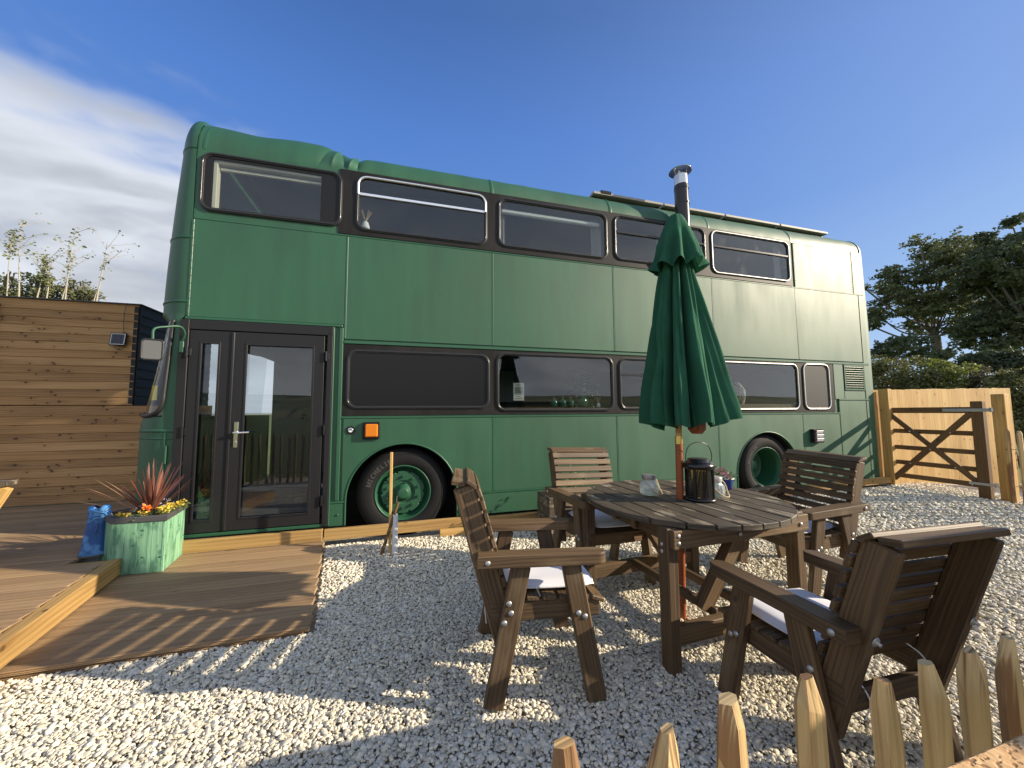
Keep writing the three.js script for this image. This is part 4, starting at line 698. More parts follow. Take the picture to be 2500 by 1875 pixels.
// ---------------------------------------------------------------- round slatted table
const TC = { x: 1.745, z: 2.125, y: 0.735, r: 0.612 };
{
  const t = thing('garden_table', 'round slatted timber table with a parasol through its middle', 'table', [TC.x, 0, TC.z], 0.045);
  const pitch = 0.1135, n = 11;
  for (let i = 0; i < n; i++) {
    const x0 = (i - n / 2) * pitch + 0.005, x1 = x0 + pitch - 0.010, cl = v => clamp(v, -TC.r + 0.004, TC.r - 0.004), a = cl(x0), b = cl(x1);
    const Zr = x => Math.sqrt(TC.r * TC.r - x * x);
    const s = new THREE.Shape(); const k = 6; for (let j = 0; j <= k; j++) { const x = mix(a, b, j / k); j ? s.lineTo(x, Zr(x)) : s.moveTo(x, Zr(x)); } for (let j = k; j >= 0; j--) { const x = mix(a, b, j / k); s.lineTo(x, -Zr(x)); }
    let g = ext(s, 0.024, 0.003, 1, 4).rotateX(Math.PI / 2); g = uvGrain(g, 2); part('table_board', at(g, 0, TC.y - 0.002 + R(-0.001, 0.001), 0), 'weatheredTop', t);
  }
  const F = 0.452;
  for (const s of [-1, 1]) { part('apron', beamGeo(V3(-F - 0.03, 0.655, s * (F - 0.002)), V3(F + 0.03, 0.655, s * (F - 0.002)), 0.036, 0.092), 'darkWood', t); part('apron', beamGeo(V3(s * 0.405, 0.652, -F + 0.02), V3(s * 0.405, 0.652, F - 0.022), 0.036, 0.092), 'darkWood2', t); }
  part('apron', beamGeo(V3(-F, 0.655, 0.10), V3(F, 0.655, 0.10), 0.036, 0.09), 'darkWood', t); part('apron', beamGeo(V3(-F, 0.655, -0.10), V3(F, 0.655, -0.10), 0.036, 0.09), 'darkWood', t);
  for (const s of [-1, 1]) for (const q of [-1, 1]) part('leg', at(chamBox(0.068, 0.74, 0.075, 0.006, 1), s * 0.460, 0.335, q * (F - 0.055)), rnd() < 0.5 ? 'darkWood' : 'darkWood2', t);
  for (const q of [-1, 1]) part('stretcher', beamGeo(V3(-F + 0.02, 0.165, q * (F - 0.055)), V3(F - 0.02, 0.165, q * (F - 0.055)), 0.05, 0.088), 'darkWood', t);
  for (const s of [-0.11, 0.11]) part('stretcher', beamGeo(V3(s, 0.20, -F + 0.09), V3(s, 0.20, F - 0.09), 0.036, 0.05), 'darkWood2', t);
  part('brace', beamGeo(V3(-0.16, 0.2, 0.30), V3(0.10, 0.62, 0.34), 0.06, 0.085, V3(1, 0, 0)), 'darkWood', t); part('brace', beamGeo(V3(0.16, 0.2, -0.30), V3(-0.10, 0.62, -0.34), 0.06, 0.085, V3(1, 0, 0)), 'darkWood', t);
  const bl = (x, y, z) => part('bolt', at(new THREE.SphereGeometry(0.011, 10, 6).scale(1, 1, 0.5), x, y, z), 'galv', t); bl(-F + 0.0, 0.675, F + 0.016); bl(-F + 0.0, 0.64, F + 0.016); bl(F - 0.04, 0.65, F + 0.02); bl(-0.05, 0.645, F + 0.02);
  for (const y of [0.62, 0.585]) part('bolt', at(new THREE.SphereGeometry(0.011, 10, 6).scale(0.5, 1, 1), -0.494, y, F - 0.06), 'galv', t);
}
// ---------------------------------------------------------------- closed parasol
{
  const px = 1.705, pz = 2.165; const p = thing('parasol', 'closed dark green parasol standing through the round table', 'parasol', [px, 0, pz]);
  part('pole', rodGeo(V3(-0.015, -0.02, 0.0), V3(0.01, 1.10, 0), 0.0225, 0.0225, 24), 'poleWood', p, 'lower reddish brown pole'); part('pole', rodGeo(V3(0.01, 1.10, 0), V3(0.05, 2.55, -0.01), 0.019, 0.019, 20), 'newPine', p, 'upper pale pole'); part('collar', rodGeo(V3(0.009, 1.085, 0), V3(0.011, 1.135, 0), 0.0245, 0.0245, 24), 'brass', p);
  // canopy: deep hanging pleats between eight ribs
  const NU = 420, NV = 80, top = 2.56, bot = 1.235;
  const prof = h => 0.048 + 0.268 * Math.pow(h, 0.92);             // h from 0 at the tip to 1 at the hem
  const canopy = (v0, v1, grow, hemWave, seed, yOff) => gridGeo(NU, NV, (u, v) => {
    const h = mix(v0, v1, v), ph = u * Math.PI * 2;
    const drift = 0.10 * Math.sin(h * 3 + seed) + 0.16 * h * Math.sin(ph * 2 + 1.1);
    const a = ph * 8 + drift * 5 + 1.2 * (pn(u * 8, 2, 8, 9, 71) - 0.5); const fold = clamp(0.80 * Math.pow(Math.abs(Math.cos(a / 2)), 0.75) + 0.20 * Math.abs(Math.cos(a * 1.0 + 0.8 + 2 * h)));
    const irr = 0.5 + 0.9 * pn(u * 8 + 0.5, 1, 8, 9, 31 + Math.round(seed));
    let r = prof(h) * grow * (1 - (0.58 * irr) * (1 - fold) * sstep(0.03, 0.30, h)) * (1 + 0.05 * (pn(u * 24, h * 6, 24, 99, 8) - 0.5) + sstep(0.05, 0.3, h) * (0.20 * (Math.abs(2 * pn(u * 22, h * 2.2 + 3, 22, 99, 44) - 1) - 0.45) + 0.10 * (Math.abs(2 * pn(u * 44, h * 3.5, 44, 99, 45) - 1) - 0.45)));
    const stretch = 1 + 0.16 * h * Math.cos(ph - 0.2);
    const X = r * stretch * Math.cos(ph) + 0.05 - 0.035 * h + 0.055 * h * h, Z = r * 0.95 * Math.sin(ph);
    const y = mix(top, bot, h) + yOff + hemWave * sstep(0.85, 1, v) * (-(1 - fold) * 0.055 + 0.02 * Math.cos(ph - 0.2) + 0.02 * (pn(u * 16, 3, 16, 9, 5) - 0.5)) ;
    return [X, y, Z, u * 3, h * 1.3];
  });
  part('canopy', canopy(0.02, 1, 1, 1, 1, 0), 'canopy', p, 'pleated dark green cloth hanging closed');
  part('vent_flap', gridGeo(NU, 24, (u, v) => {
    const ph = u * Math.PI * 2, w = Math.pow(0.5 + 0.5 * Math.cos(ph * 8 + 1.4 + 0.5 * Math.sin(ph * 3)), 0.8); const h = v;
    const r = (0.045 + 0.140 * Math.pow(h, 0.70)) * (1 - 0.36 * (1 - w) * h) * (1 + 0.10 * (pn(u * 24, h * 4, 24, 9, 12) - 0.5)) + 0.014 * sstep(0.86, 1, h);
    return [0.05 + r * Math.cos(ph) * (1 + 0.12 * Math.cos(ph)), 2.615 - 0.335 * h - 0.035 * h * (1 - w) + 0.02 * (1 - h) * 0 + (h < 0.08 ? -(0.08 - h) * -0.2 : 0), r * 0.95 * Math.sin(ph), u * 2, h * 0.4];
  }), 'canopy', p, 'short vent flap over the top of the cloth');
  part('finial', at(lathe([[0.05, -0.02], [0.046, 0.008], [0.02, 0.02], [0, 0.022]], 20), 0.05, 2.612, 0), 'canopy', p);
  for (let i = 0; i < 8; i++) { const t = i / 8 * Math.PI * 2 + 0.2; part('rib', rodGeo(V3(0.04 + 0.03 * Math.cos(t), 2.45, 0.03 * Math.sin(t)), V3(0.065 + 0.16 * Math.cos(t), 1.26, 0.15 * Math.sin(t)), 0.007), 'poleWood', p); }
  part('hub', at(new THREE.CylinderGeometry(0.04, 0.045, 0.07, 20), 0.02, 1.36, 0), 'poleWood', p);
  part('label_patch', at(chamBox(0.11, 0.10, 0.10, 0.03), 0.13, 1.20, 0.03), 'poleWood', p, 'reddish brown fitting under the cloth');
}
// ---------------------------------------------------------------- on the table
{
  const y = TC.y + 0.002;
  const l = thing('lantern', 'black lantern with pierced golden fern pattern and wire handle', 'lantern', [1.80, y, 2.235]);
  part('base', lathe([[0, 0], [0.088, 0], [0.096, 0.006], [0.096, 0.016], [0.084, 0.024], [0, 0.024]], 40), 'lanternBlack', l);
  part('top', lathe([[0.078, 0.195], [0.092, 0.200], [0.094, 0.222], [0.080, 0.238], [0.066, 0.240], [0.066, 0.256], [0.05, 0.262], [0, 0.263]], 40), 'lanternBlack', l);
  for (const t of [0.5, 2.07, 3.64, 5.21]) part('bar', at(chamBox(0.016, 0.18, 0.008, 0.002), 0, 0.11, 0.083).rotateY(t), 'lanternBlack', l);
  // pierced fern sheet: gold liner behind cut black leaflets
  part('liner', at(new THREE.CylinderGeometry(0.073, 0.073, 0.172, 40, 1, true), 0, 0.11, 0), 'lanternGold', l, 'golden inner sleeve');
  const leafs = []; const r = mulberry(61);
  for (let f = 0; f < 11; f++) { const t0 = f / 11 * Math.PI * 2 + R(-0.1, 0.1, r), bend = R(-0.5, 0.5, r); for (let k = 0; k < 15; k++) { const hh = 0.03 + k * 0.0112, t = t0 + bend * Math.pow(k / 15, 1.5); for (const s of [-1, 1]) { const g = new THREE.BoxGeometry(0.034 * (1 - k / 30), 0.0072, 0.0015); g.rotateZ(s * 0.65); g.translate(s * 0.0135, hh, 0.0755); g.rotateY(t); leafs.push(g); } const q = new THREE.BoxGeometry(0.009, 0.0125, 0.002); q.translate(0, hh, 0.0758); q.rotateY(t); leafs.push(q); } }
  const lf = part('fern_cutwork', merge(leafs), 'lanternBlack', l, 'black fern leaf cutwork'); lf.userData.kind = 'stuff';
  part('handle', tubeGeo([[-0.088, 0.215, 0], [-0.098, 0.27, 0], [-0.075, 0.335, 0], [0, 0.362, 0], [0.08, 0.335, 0], [0.105, 0.27, 0], [0.090, 0.215, 0]], 0.0026, 60, 8), 'lanternBlack', l);
  const jar = (x, z, s, yaw, label, lid) => {
    const j = thing('glass_jar', label, 'jar', [x, y, z], yaw, 'glass jars on the table');
    const g = lathe([[0, 0.004], [0.040, 0.004], [0.050, 0.012], [0.052, 0.045], [0.048, 0.070], [0.036, 0.082], [0.036, 0.090], [0.034, 0.090], [0.034, 0.080], [0.045, 0.068], [0.049, 0.044], [0.047, 0.014], [0, 0.010]].map(q => [q[0] * s, q[1] * s]), 64);
    const p = g.attributes.position; for (let i = 0; i < p.count; i++) { const X = p.getX(i), Z = p.getZ(i), a = Math.atan2(Z, X), k = 1 + 0.028 * Math.cos(a * 16) * (p.getY(i) > 0.012 * s && p.getY(i) < 0.078 * s ? 1 : 0); p.setX(i, X * k); p.setZ(i, Z * k); } g.computeVertexNormals();
    part('glass_body', g, 'clearGlass', j); part('lid', lathe([[0, 0.094], [0.036, 0.094], [0.0385, 0.092], [0.0385, 0.116], [0.036, 0.118], [0, 0.118]].map(q => [q[0] * s, q[1] * s]), 40), lid, j);
    part('rope_handle', tubeGeo([[-0.037, 0.10, 0.01], [-0.05, 0.075, 0.03], [-0.02, 0.028, 0.062], [0.03, 0.012, 0.066], [0.058, 0.035, 0.03], [0.056, 0.08, 0.012], [0.037, 0.10, 0.005]].map(q => V3(q[0] * s, q[1] * s, q[2] * s)), 0.0032 * s, 50, 6), 'rope', j);
    return j;
  };
  jar(1.575, 2.03, 1.16, 0.3, 'ribbed glass jar with dark lid, left of the lantern', 'jarLid'); jar(1.955, 2.20, 1.12, 0.0, 'ribbed glass jar with rope handle, right of the lantern', 'aluDull');
}

// ---------------------------------------------------------------- split chestnut paling
function paleGeo(w, d, h, seed, bury = 0.12) {
  const r = mulberry(seed), n = 6, ring = [], ys = [-bury, h * 0.3, h * 0.62, h - 0.11, h - 0.045];
  const base = []; for (let i = 0; i < n; i++) { const a = (i + R(-0.25, 0.25, r)) / n * Math.PI * 2; base.push([Math.cos(a) * w / 2 * R(0.85, 1.15, r), Math.sin(a) * d / 2 * R(0.8, 1.2, r)]); }
  const bx = R(-0.01, 0.01, r), bz = R(-0.008, 0.008, r);
  ys.forEach((y, k) => { const t = y / h, s = 1 + R(-0.07, 0.07, r); ring.push(base.map(([x, z], i) => { let yy = y; if (k === 4) { yy = y + R(-0.025, 0.02, r); } return [x * s + bx * Math.sin(t * 3) + R(-0.003, 0.003, r), yy, z * s + bz * Math.sin(t * 4)]; })); });
  const ox = R(-0.16, 0.16, r) * w, oz = R(-0.16, 0.16, r) * d, tilt = R(-0.5, 0.5, r), kk = R(0.38, 0.6, r); const cap = base.map(([x, z]) => [x * kk + ox, h + tilt * (x * kk) * 0.6, z * kk + oz]);
  const polys = []; for (let k = 0; k < 4; k++) for (let i = 0; i < n; i++) { const j = (i + 1) % n; polys.push([ring[k][i], ring[k + 1][i], ring[k + 1][j]], [ring[k][i], ring[k + 1][j], ring[k][j]]); }
  for (let i = 0; i < n; i++) { const j = (i + 1) % n; polys.push([ring[4][i], cap[i], cap[j]], [ring[4][i], cap[j], ring[4][j]]); } polys.push(cap.slice().reverse());
  return uvGrain(polyGeo(polys), 1);
}
{
  const f = thing('paling_fence', 'split chestnut paling fence with pointed pales at the lower right', 'fence', [0, 0, 0]);
  const seen = [[0.204, 3.759, 0.90, 0.052], [0.324, 3.777, 0.90, 0.046], [0.443, 3.767, 0.905, 0.05], [0.58, 3.768, 0.905, 0.054], [0.68, 3.793, 0.90, 0.05], [0.782, 3.791, 0.905, 0.047], [0.894, 3.798, 0.905, 0.045], [0.985, 3.798, 0.91, 0.040]];
  const pos = seen.slice(); for (let i = 0; i < 26; i++) pos.push([1.11 + i * 0.122 + R(-0.02, 0.02), 3.82 + 0.006 * i + R(-0.012, 0.012), 0.90 + R(-0.03, 0.03), R(0.044, 0.06)]);
  for (let i = 0; i < 44; i++) pos.push([0.06 - i * 0.125 + R(-0.02, 0.02), 3.98 + R(-0.015, 0.015), 0.9 + R(-0.03, 0.03), R(0.044, 0.06)]);
  pos.forEach(([x, z, h, w], i) => { const g = paleGeo(w, R(0.026, 0.036), h, 7000 + i * 13); g.rotateY(R(-0.2, 0.2)); g.rotateZ(R(-0.02, 0.02)); part('pale', at(g, x, gh(x, z) * 0, z), i % 3 ? 'chestnut' : 'chestnut2', f); });
  const wire = (y, dz) => { const L = pos.slice().sort((a, b) => a[0] - b[0]).map(q => V3(q[0], y + R(-0.006, 0.006), q[1] + dz)); return tubeGeo(L, 0.0016, 300, 5); };
  for (const y of [0.22, 0.62]) for (const dz of [0.024, -0.024]) part('wire', wire(y, dz), 'galv', f);
  const g2 = thing('paling_fence', 'chestnut paling standing beside the gate post at the far right', 'fence', [7.50, 0.06, 1.335]);
  [[0, 0.0, 0.98], [-0.04, 0.11, 0.96], [0.0, 0.26, 0.95], [0.02, 0.38, 0.97], [0.03, 0.52, 0.95], [0.02, 0.64, 0.96], [0.04, 0.77, 0.94], [0.03, 0.9, 0.95]].forEach(([x, z, h], i) => part('pale', at(paleGeo(0.05, 0.06, h, 8100 + i * 7, 0.1).rotateY(1.4), x, 0, z), i % 2 ? 'chestnut' : 'chestnut2', g2));
  for (const y of [0.25, 0.72]) part('wire', tubeGeo([[0.03, y, -0.03], [-0.01, y, 0.1], [0.03, y, 0.26], [0.05, y, 0.5], [0.06, y, 0.9]], 0.003, 40, 5), 'blackPaint', g2);
  // the rough timber top in the corner
  const t = thing('timber_ledge', 'rough pale timber ledge in the bottom right corner', 'ledge', [0, 0, 0]); part('plank', at(chamBox(1.9, 0.032, 0.14, 0.004, 0), 1.50, 0.884, 3.973), 'roughTop', t); for (const x of [0.9, 1.7, 2.35]) part('post', at(chamBox(0.07, 0.98, 0.07, 0.004, 1), x, 0.377, 3.99), 'newPine2', t);
}
// ---------------------------------------------------------------- board fence and field gate on the right
{
  const f = thing('board_fence', 'pale new vertical board fence behind the gate', 'fence', [0, 0, -0.06]);
  let x = 7.50, i = 0; while (x < 11.3) { const w = R(0.135, 0.150), top = mix(1.63, 1.71, (x - 7.5) / 3.8), bot = gh(x, 0) - 0.03; part('board', at(chamBox(w + 0.012, top - bot + R(-0.012, 0.012), 0.018, 0.004, 1).rotateY(-0.10 + R(-0.02, 0.02)), x + w / 2, (top + bot) / 2, R(-0.003, 0.003)), ['newPine', 'newPine2', 'newPine3'][Math.floor(R(0, 3))], f); x += w - 0.004; i++; }
  for (const y of [0.35, 0.9, 1.42]) part('rail', at(chamBox(3.8, 0.08, 0.04, 0.004, 0), 9.4, y, -0.035), 'newPine2', f);
  single('gate_post', at(chamBox(0.10, 1.60, 0.13, 0.006, 1), 7.60, 0.84, 0.045), 'newPine2', 'pale square post between the bus rear and the gate latch', 'post', 'gate posts');
  const g = thing('field_gate', 'dark stained five bar timber gate in front of the board fence', 'gate', [7.64, 0, 0.0]);
  g.scale.set(1, 1, 1);
  const Z0 = 0.03, Z1 = 1.055;
  part('stile', at(chamBox(0.07, 1.30, 0.085, 0.005, 1), 0, 0.79, Z0), 'gateWood', g); part('stile', at(chamBox(0.085, 1.32, 0.115, 0.006, 1), -0.02, 0.75, Z1), 'gateWood', g, 'thick hinge stile');
  for (const [y, h] of [[1.288, 0.088], [0.96, 0.066], [0.70, 0.066], [0.465, 0.066], [0.255, 0.07]]) part('rail', beamGeo(V3(0, y, Z0 + 0.02), V3(0, y, Z1 - 0.04), 0.035, h), 'gateWood', g);
  part('brace', beamGeo(V3(-0.032, 1.24, Z0 + 0.04), V3(-0.032, 0.28, Z1 - 0.05), 0.026, 0.07, V3(0, 1, 1)), 'gateWood', g); part('brace', beamGeo(V3(-0.058, 0.20, Z0 + 0.06), V3(-0.058, 1.24, Z1 - 0.06), 0.024, 0.075, V3(0, 1, -1)), 'gateWood', g);
  part('hinge_strap', merge([at(chamBox(0.008, 0.045, 0.47, 0.003), -0.066, 1.288, 0.955), rodGeo(V3(-0.066, 1.26, 1.195), V3(-0.066, 1.32, 1.195), 0.018)]), 'galv', g); part('hinge_strap', merge([at(chamBox(0.008, 0.035, 0.24, 0.003), -0.068, 0.28, 1.04), rodGeo(V3(-0.066, 0.255, 1.175), V3(-0.066, 0.315, 1.175), 0.016)]), 'galv', g);
  for (const [y, zz] of [[0.96, 0.33], [0.96, 0.78], [0.70, 0.55], [0.465, 0.31], [0.465, 0.80], [0.255, 0.95]]) part('bolt', at(new THREE.SphereGeometry(0.011, 8, 6), -0.07, y, zz), 'galv', g);
  single('gate_post', at(chamBox(0.12, 1.56, 0.12, 0.006, 1), 7.66, 0.72, 1.245), 'newPine2', 'square timber gate post carrying the gate hinges', 'post', 'gate posts');
  single('retaining_sleeper', at(chamBox(0.12, 0.2, 3.2, 0.01, 2), 10.2, 0.66, 2.3), 'treatedPine', 'timber sleeper edging the soil bank at the far right', 'sleeper');
  struct('soil_bank', at(new THREE.BoxGeometry(4, 0.75, 6, 10, 1, 10), 12.35, 0.30, 3.7), 'soil');
}
// ---------------------------------------------------------------- leaves
function leafGeo(items) {     // items: [x, y, z, length, r, g, b]
  const n = items.length, P = new Float32Array(n * 18), C = new Float32Array(n * 18), r = mulberry(5151 + n), a = V3(), b = V3(), t = V3();
  for (let i = 0; i < n; i++) {
    const [x, y, z, L, cr, cg, cb, flat] = items[i];
    a.set(R(-1, 1, r), R(-0.55, 0.45, r), R(-1, 1, r)).normalize(); b.set(R(-1, 1, r), R(-1, 1, r) * (flat ?? 0.8), R(-1, 1, r)).cross(a).normalize();
    const w = L * R(0.26, 0.36, r); const nrm = t.copy(a).cross(b);
    const p0 = [x, y, z], p2 = [x + a.x * L, y + a.y * L, z + a.z * L], m = [x + a.x * L * 0.5 - nrm.x * w * 0.3, y + a.y * L * 0.5 - nrm.y * w * 0.3, z + a.z * L * 0.5 - nrm.z * w * 0.3];
    const p1 = [m[0] + b.x * w, m[1] + b.y * w, m[2] + b.z * w], p3 = [m[0] - b.x * w, m[1] - b.y * w, m[2] - b.z * w];
    P.set([...p0, ...p1, ...p2, ...p0, ...p2, ...p3], i * 18); const k = R(0.75, 1.25, r); for (let j = 0; j < 6; j++) C.set([cr * k, cg * k, cb * k], i * 18 + j * 3);
  }
  const g = new THREE.BufferGeometry(); g.setAttribute('position', new THREE.BufferAttribute(P, 3)); g.setAttribute('color', new THREE.BufferAttribute(C, 3)); g.computeVertexNormals(); return g;
}
const inBall = (r) => { let x, y, z; do { x = R(-1, 1, r); y = R(-1, 1, r); z = R(-1, 1, r); } while (x * x + y * y + z * z > 1); return [x, y, z]; };
camera.updateMatrixWorld(true); 
// a real place for something seen in a direction: where the line of sight meets the upright plane x = X (or z = Z)
function sight(px, py) { const f = 900; return V3((px - 1250) / f, -(py - 937.5) / f, -1).applyQuaternion(camera.quaternion); }
const onX = (px, py, X) => { const d = sight(px, py), t = X / d.x; return V3(X, 1.3 + d.y * t, 4.2 + d.z * t); };
const onZ = (px, py, Z) => { const d = sight(px, py), t = (Z - 4.2) / d.z; return V3(d.x * t, 1.3 + d.y * t, Z); };
function makeTree(name, label, X, trunkPx, forkPx, clumps, colr, seed, group, density = 1, leaf = 0.17, trunkR = 0.22) {
  const r = mulberry(seed), t = thing(name, label, 'tree', [0, 0, 0], 0, group);
  const fork = onX(forkPx[0], forkPx[1], X), foot = V3(onX(trunkPx[0], trunkPx[1], X).x, -0.2, onX(trunkPx[0], trunkPx[1], X).z);
  const wood = [tubeGeo([foot, foot.clone().lerp(fork, 0.5).add(V3(0, 0, 0.1)), fork], trunkR, 12, 10)];
  const items = [];
  clumps.forEach(([px, py, rad, dd]) => {
    const c = onX(px, py, X); const dep = (dd ?? R(-0.10, 0.10, r)) * (X / 1); c.x += dep * 0.5; const sc = X / 26 * 33; const rw = rad / 900 * Math.hypot(c.x, c.z - 4.2) * 0.96;
    const mid = fork.clone().lerp(c, 0.5).add(V3(R(-0.3, 0.3, r), R(-0.5, 0.0, r), R(-0.3, 0.3, r)));
    wood.push(tubeGeo([fork.clone().add(V3(0, R(-0.2, 0.6, r), 0)), mid, c], 0.045 * trunkR / 0.22 * R(0.6, 1.2, r), 10, 5));
    const n = Math.round(density * (45 + 1.05 * rad * rad));
    // sprays: leafy shoots reaching outwards, so that gaps show between them
    const ns = Math.round(8 + rad * 0.8), per = Math.max(8, Math.round(n / ns));
    for (let k = 0; k < ns; k++) {
      const q = inBall(r), s0 = V3(c.x + q[0] * rw * 0.75, c.y + q[1] * rw * 0.62, c.z + q[2] * rw * 0.75); const out = s0.clone().sub(fork).setY(0).normalize().multiplyScalar(0.8).add(V3(R(-0.8, 0.8, r), R(-0.12, 0.5, r), R(-0.8, 0.8, r))).normalize(); const L = rw * R(0.4, 0.95, r), th = rw * R(0.04, 0.10, r);
      for (let j = 0; j < per; j++) { const t2 = r(), q2 = inBall(r), w = R(0, 1, r), wd = th * (1.25 - t2) + 0.10; items.push([s0.x + out.x * L * t2 + q2[0] * wd, s0.y + out.y * L * t2 - 0.18 * L * t2 * t2 + q2[1] * wd * 0.6, s0.z + out.z * L * t2 + q2[2] * wd, leaf * R(0.7, 1.2, r), mix(colr[0][0], colr[1][0], w), mix(colr[0][1], colr[1][1], w), mix(colr[0][2], colr[1][2], w), 0.45]); }
    }
  });
  part('trunk', merge(wood), 'bark', t); part('crown', leafGeo(items), 'leaf', t);
}
{
  const G = 'trees beyond the fence';
  const beech = [[0.10, 0.13, 0.04], [0.19, 0.21, 0.065]], dark = [[0.075, 0.11, 0.04], [0.14, 0.17, 0.06]], lite = [[0.12, 0.15, 0.03], [0.18, 0.20, 0.05]];
  makeTree('beech_tree', 'spreading dark tree with visible trunk beyond the board fence', 30, [2287, 885], [2283, 820], [[2243, 585, 14], [2250, 605, 20], [2232, 618, 16], [2285, 615, 34], [2315, 610, 22], [2345, 622, 32], [2378, 640, 28], [2205, 664, 18], [2228, 682, 26], [2268, 665, 34], [2272, 700, 40], [2320, 665, 38], [2322, 705, 42], [2368, 685, 36], [2145, 706, 14], [2172, 702, 22], [2200, 715, 24], [2170, 745, 24], [2218, 740, 32], [2262, 752, 36], [2310, 748, 40], [2356, 745, 38], [2150, 772, 16], [2185, 782, 26], [2232, 788, 26], [2300, 795, 22], [2335, 790, 28], [2376, 778, 30], [2160, 800, 14], [2345, 812, 18]], beech, 11, G, 1.15);
  makeTree('beech_tree', 'tall dense tree cut off by the right edge of the picture', 27, [2520, 900], [2510, 800], [[2488, 545, 14], [2442, 588, 13], [2420, 582, 7], [2494, 600, 28], [2452, 622, 28], [2490, 650, 40], [2432, 662, 32], [2402, 692, 30], [2452, 705, 44], [2495, 735, 46], [2412, 752, 34], [2442, 790, 40], [2492, 815, 36], [2392, 815, 22], [2430, 845, 22], [2368, 838, 16], [2470, 848, 24], [2560, 575, 40], [2560, 650, 55], [2570, 740, 60], [2580, 830, 50], [2640, 650, 55], [2660, 740, 60]], dark, 12, G, 1.15, 0.18);
  makeTree('small_tree', 'low leafy tree under the big tree beside the bus', 24, [2205, 900], [2205, 880], [[2205, 838, 26], [2180, 858, 22], [2232, 846, 22], [2160, 872, 16], [2208, 868, 24], [2250, 868, 16], [2148, 866, 10], [2330, 872, 14], [2300, 862, 10]], dark, 13, G, 1.2, 0.16, 0.14);
}
function makeShrub(label, X, boxes, colr, seed, leaf, n, group = 'hedge shrubs behind the fence', useZ = false, ry = 0.6) {
  const r = mulberry(seed), t = thing('shrub', label, 'shrub', [0, 0, 0], 0, group), items = [], wood = [];
  for (const [px, py, rad] of boxes) {
    const c = useZ ? onZ(px, py, X) : onX(px, py, X), rw = rad / 900 * Math.hypot(c.x, c.z - 4.2); const base = V3(c.x, 0, c.z);
    for (let k = 0; k < 3; k++) wood.push(tubeGeo([base, base.clone().lerp(c, 0.6).add(V3(R(-0.2, 0.2, r), 0, R(-0.2, 0.2, r))), c.clone().add(V3(R(-0.5, 0.5, r) * rw, R(0, 0.8, r) * rw, R(-0.5, 0.5, r) * rw))], 0.014, 8, 4));
    const subs = []; for (let k = 0; k < 9; k++) { const q = inBall(r); subs.push([q[0] * rw * 0.75, q[1] * rw * ry, q[2] * rw * 0.75, rw * R(0.25, 0.5, r)]); }
    for (let k = 0; k < n; k++) { const s = subs[Math.floor(r() * 9)], q = inBall(r), w = R(0, 1, r); items.push([c.x + s[0] + q[0] * s[3], c.y + s[1] + q[1] * s[3] * 0.8, c.z + s[2] + q[2] * s[3], leaf * R(0.6, 1.2, r), mix(colr[0][0], colr[1][0], w), mix(colr[0][1], colr[1][1], w), mix(colr[0][2], colr[1][2], w)]); }
  }
  part('stems', merge(wood), 'bark', t); part('foliage', leafGeo(items), 'leaf', t);
}
{
  const olive = [[0.13, 0.14, 0.03], [0.23, 0.23, 0.06]], bright = [[0.20, 0.24, 0.035], [0.30, 0.33, 0.07]], twig = [[0.09, 0.09, 0.045], [0.17, 0.15, 0.08]], dk = [[0.05, 0.075, 0.025], [0.09, 0.12, 0.04]];
  makeShrub('olive green bush between the bus and the trees', 13.2, [[2150, 915, 40], [2190, 920, 42], [2235, 915, 42], [2160, 960, 42], [2220, 962, 42], [2270, 950, 36], [2200, 1010, 45], [2260, 1010, 45], [2110, 940, 45], [2115, 1000, 45]], olive, 21, 0.075, 1500);
  makeShrub('bright yellow green bush under the tree trunk', 13.6, [[2290, 905, 30], [2325, 915, 30], [2305, 935, 30], [2320, 965, 34], [2330, 1010, 40]], bright, 22, 0.085, 1100);
  makeShrub('brown twiggy bush above the board fence', 14.0, [[2365, 925, 32], [2405, 932, 32], [2440, 935, 30], [2380, 960, 34], [2420, 970, 34], [2390, 1010, 40], [2440, 1020, 40]], twig, 23, 0.07, 1200);
  makeShrub('dark background hedge on the skyline at the right', 18, [[2360, 885, 24], [2395, 882, 26], [2430, 885, 26], [2465, 885, 28], [2500, 885, 30], [2545, 885, 40]], dk, 24, 0.12, 1100);
  makeShrub('leafy hedge at the right edge beyond the gate post', 12.6, [[2480, 945, 32], [2500, 985, 38], [2478, 1000, 28], [2492, 1040, 32], [2530, 960, 45], [2545, 1030, 50], [2500, 920, 26]], olive, 25, 0.075, 1500);
}
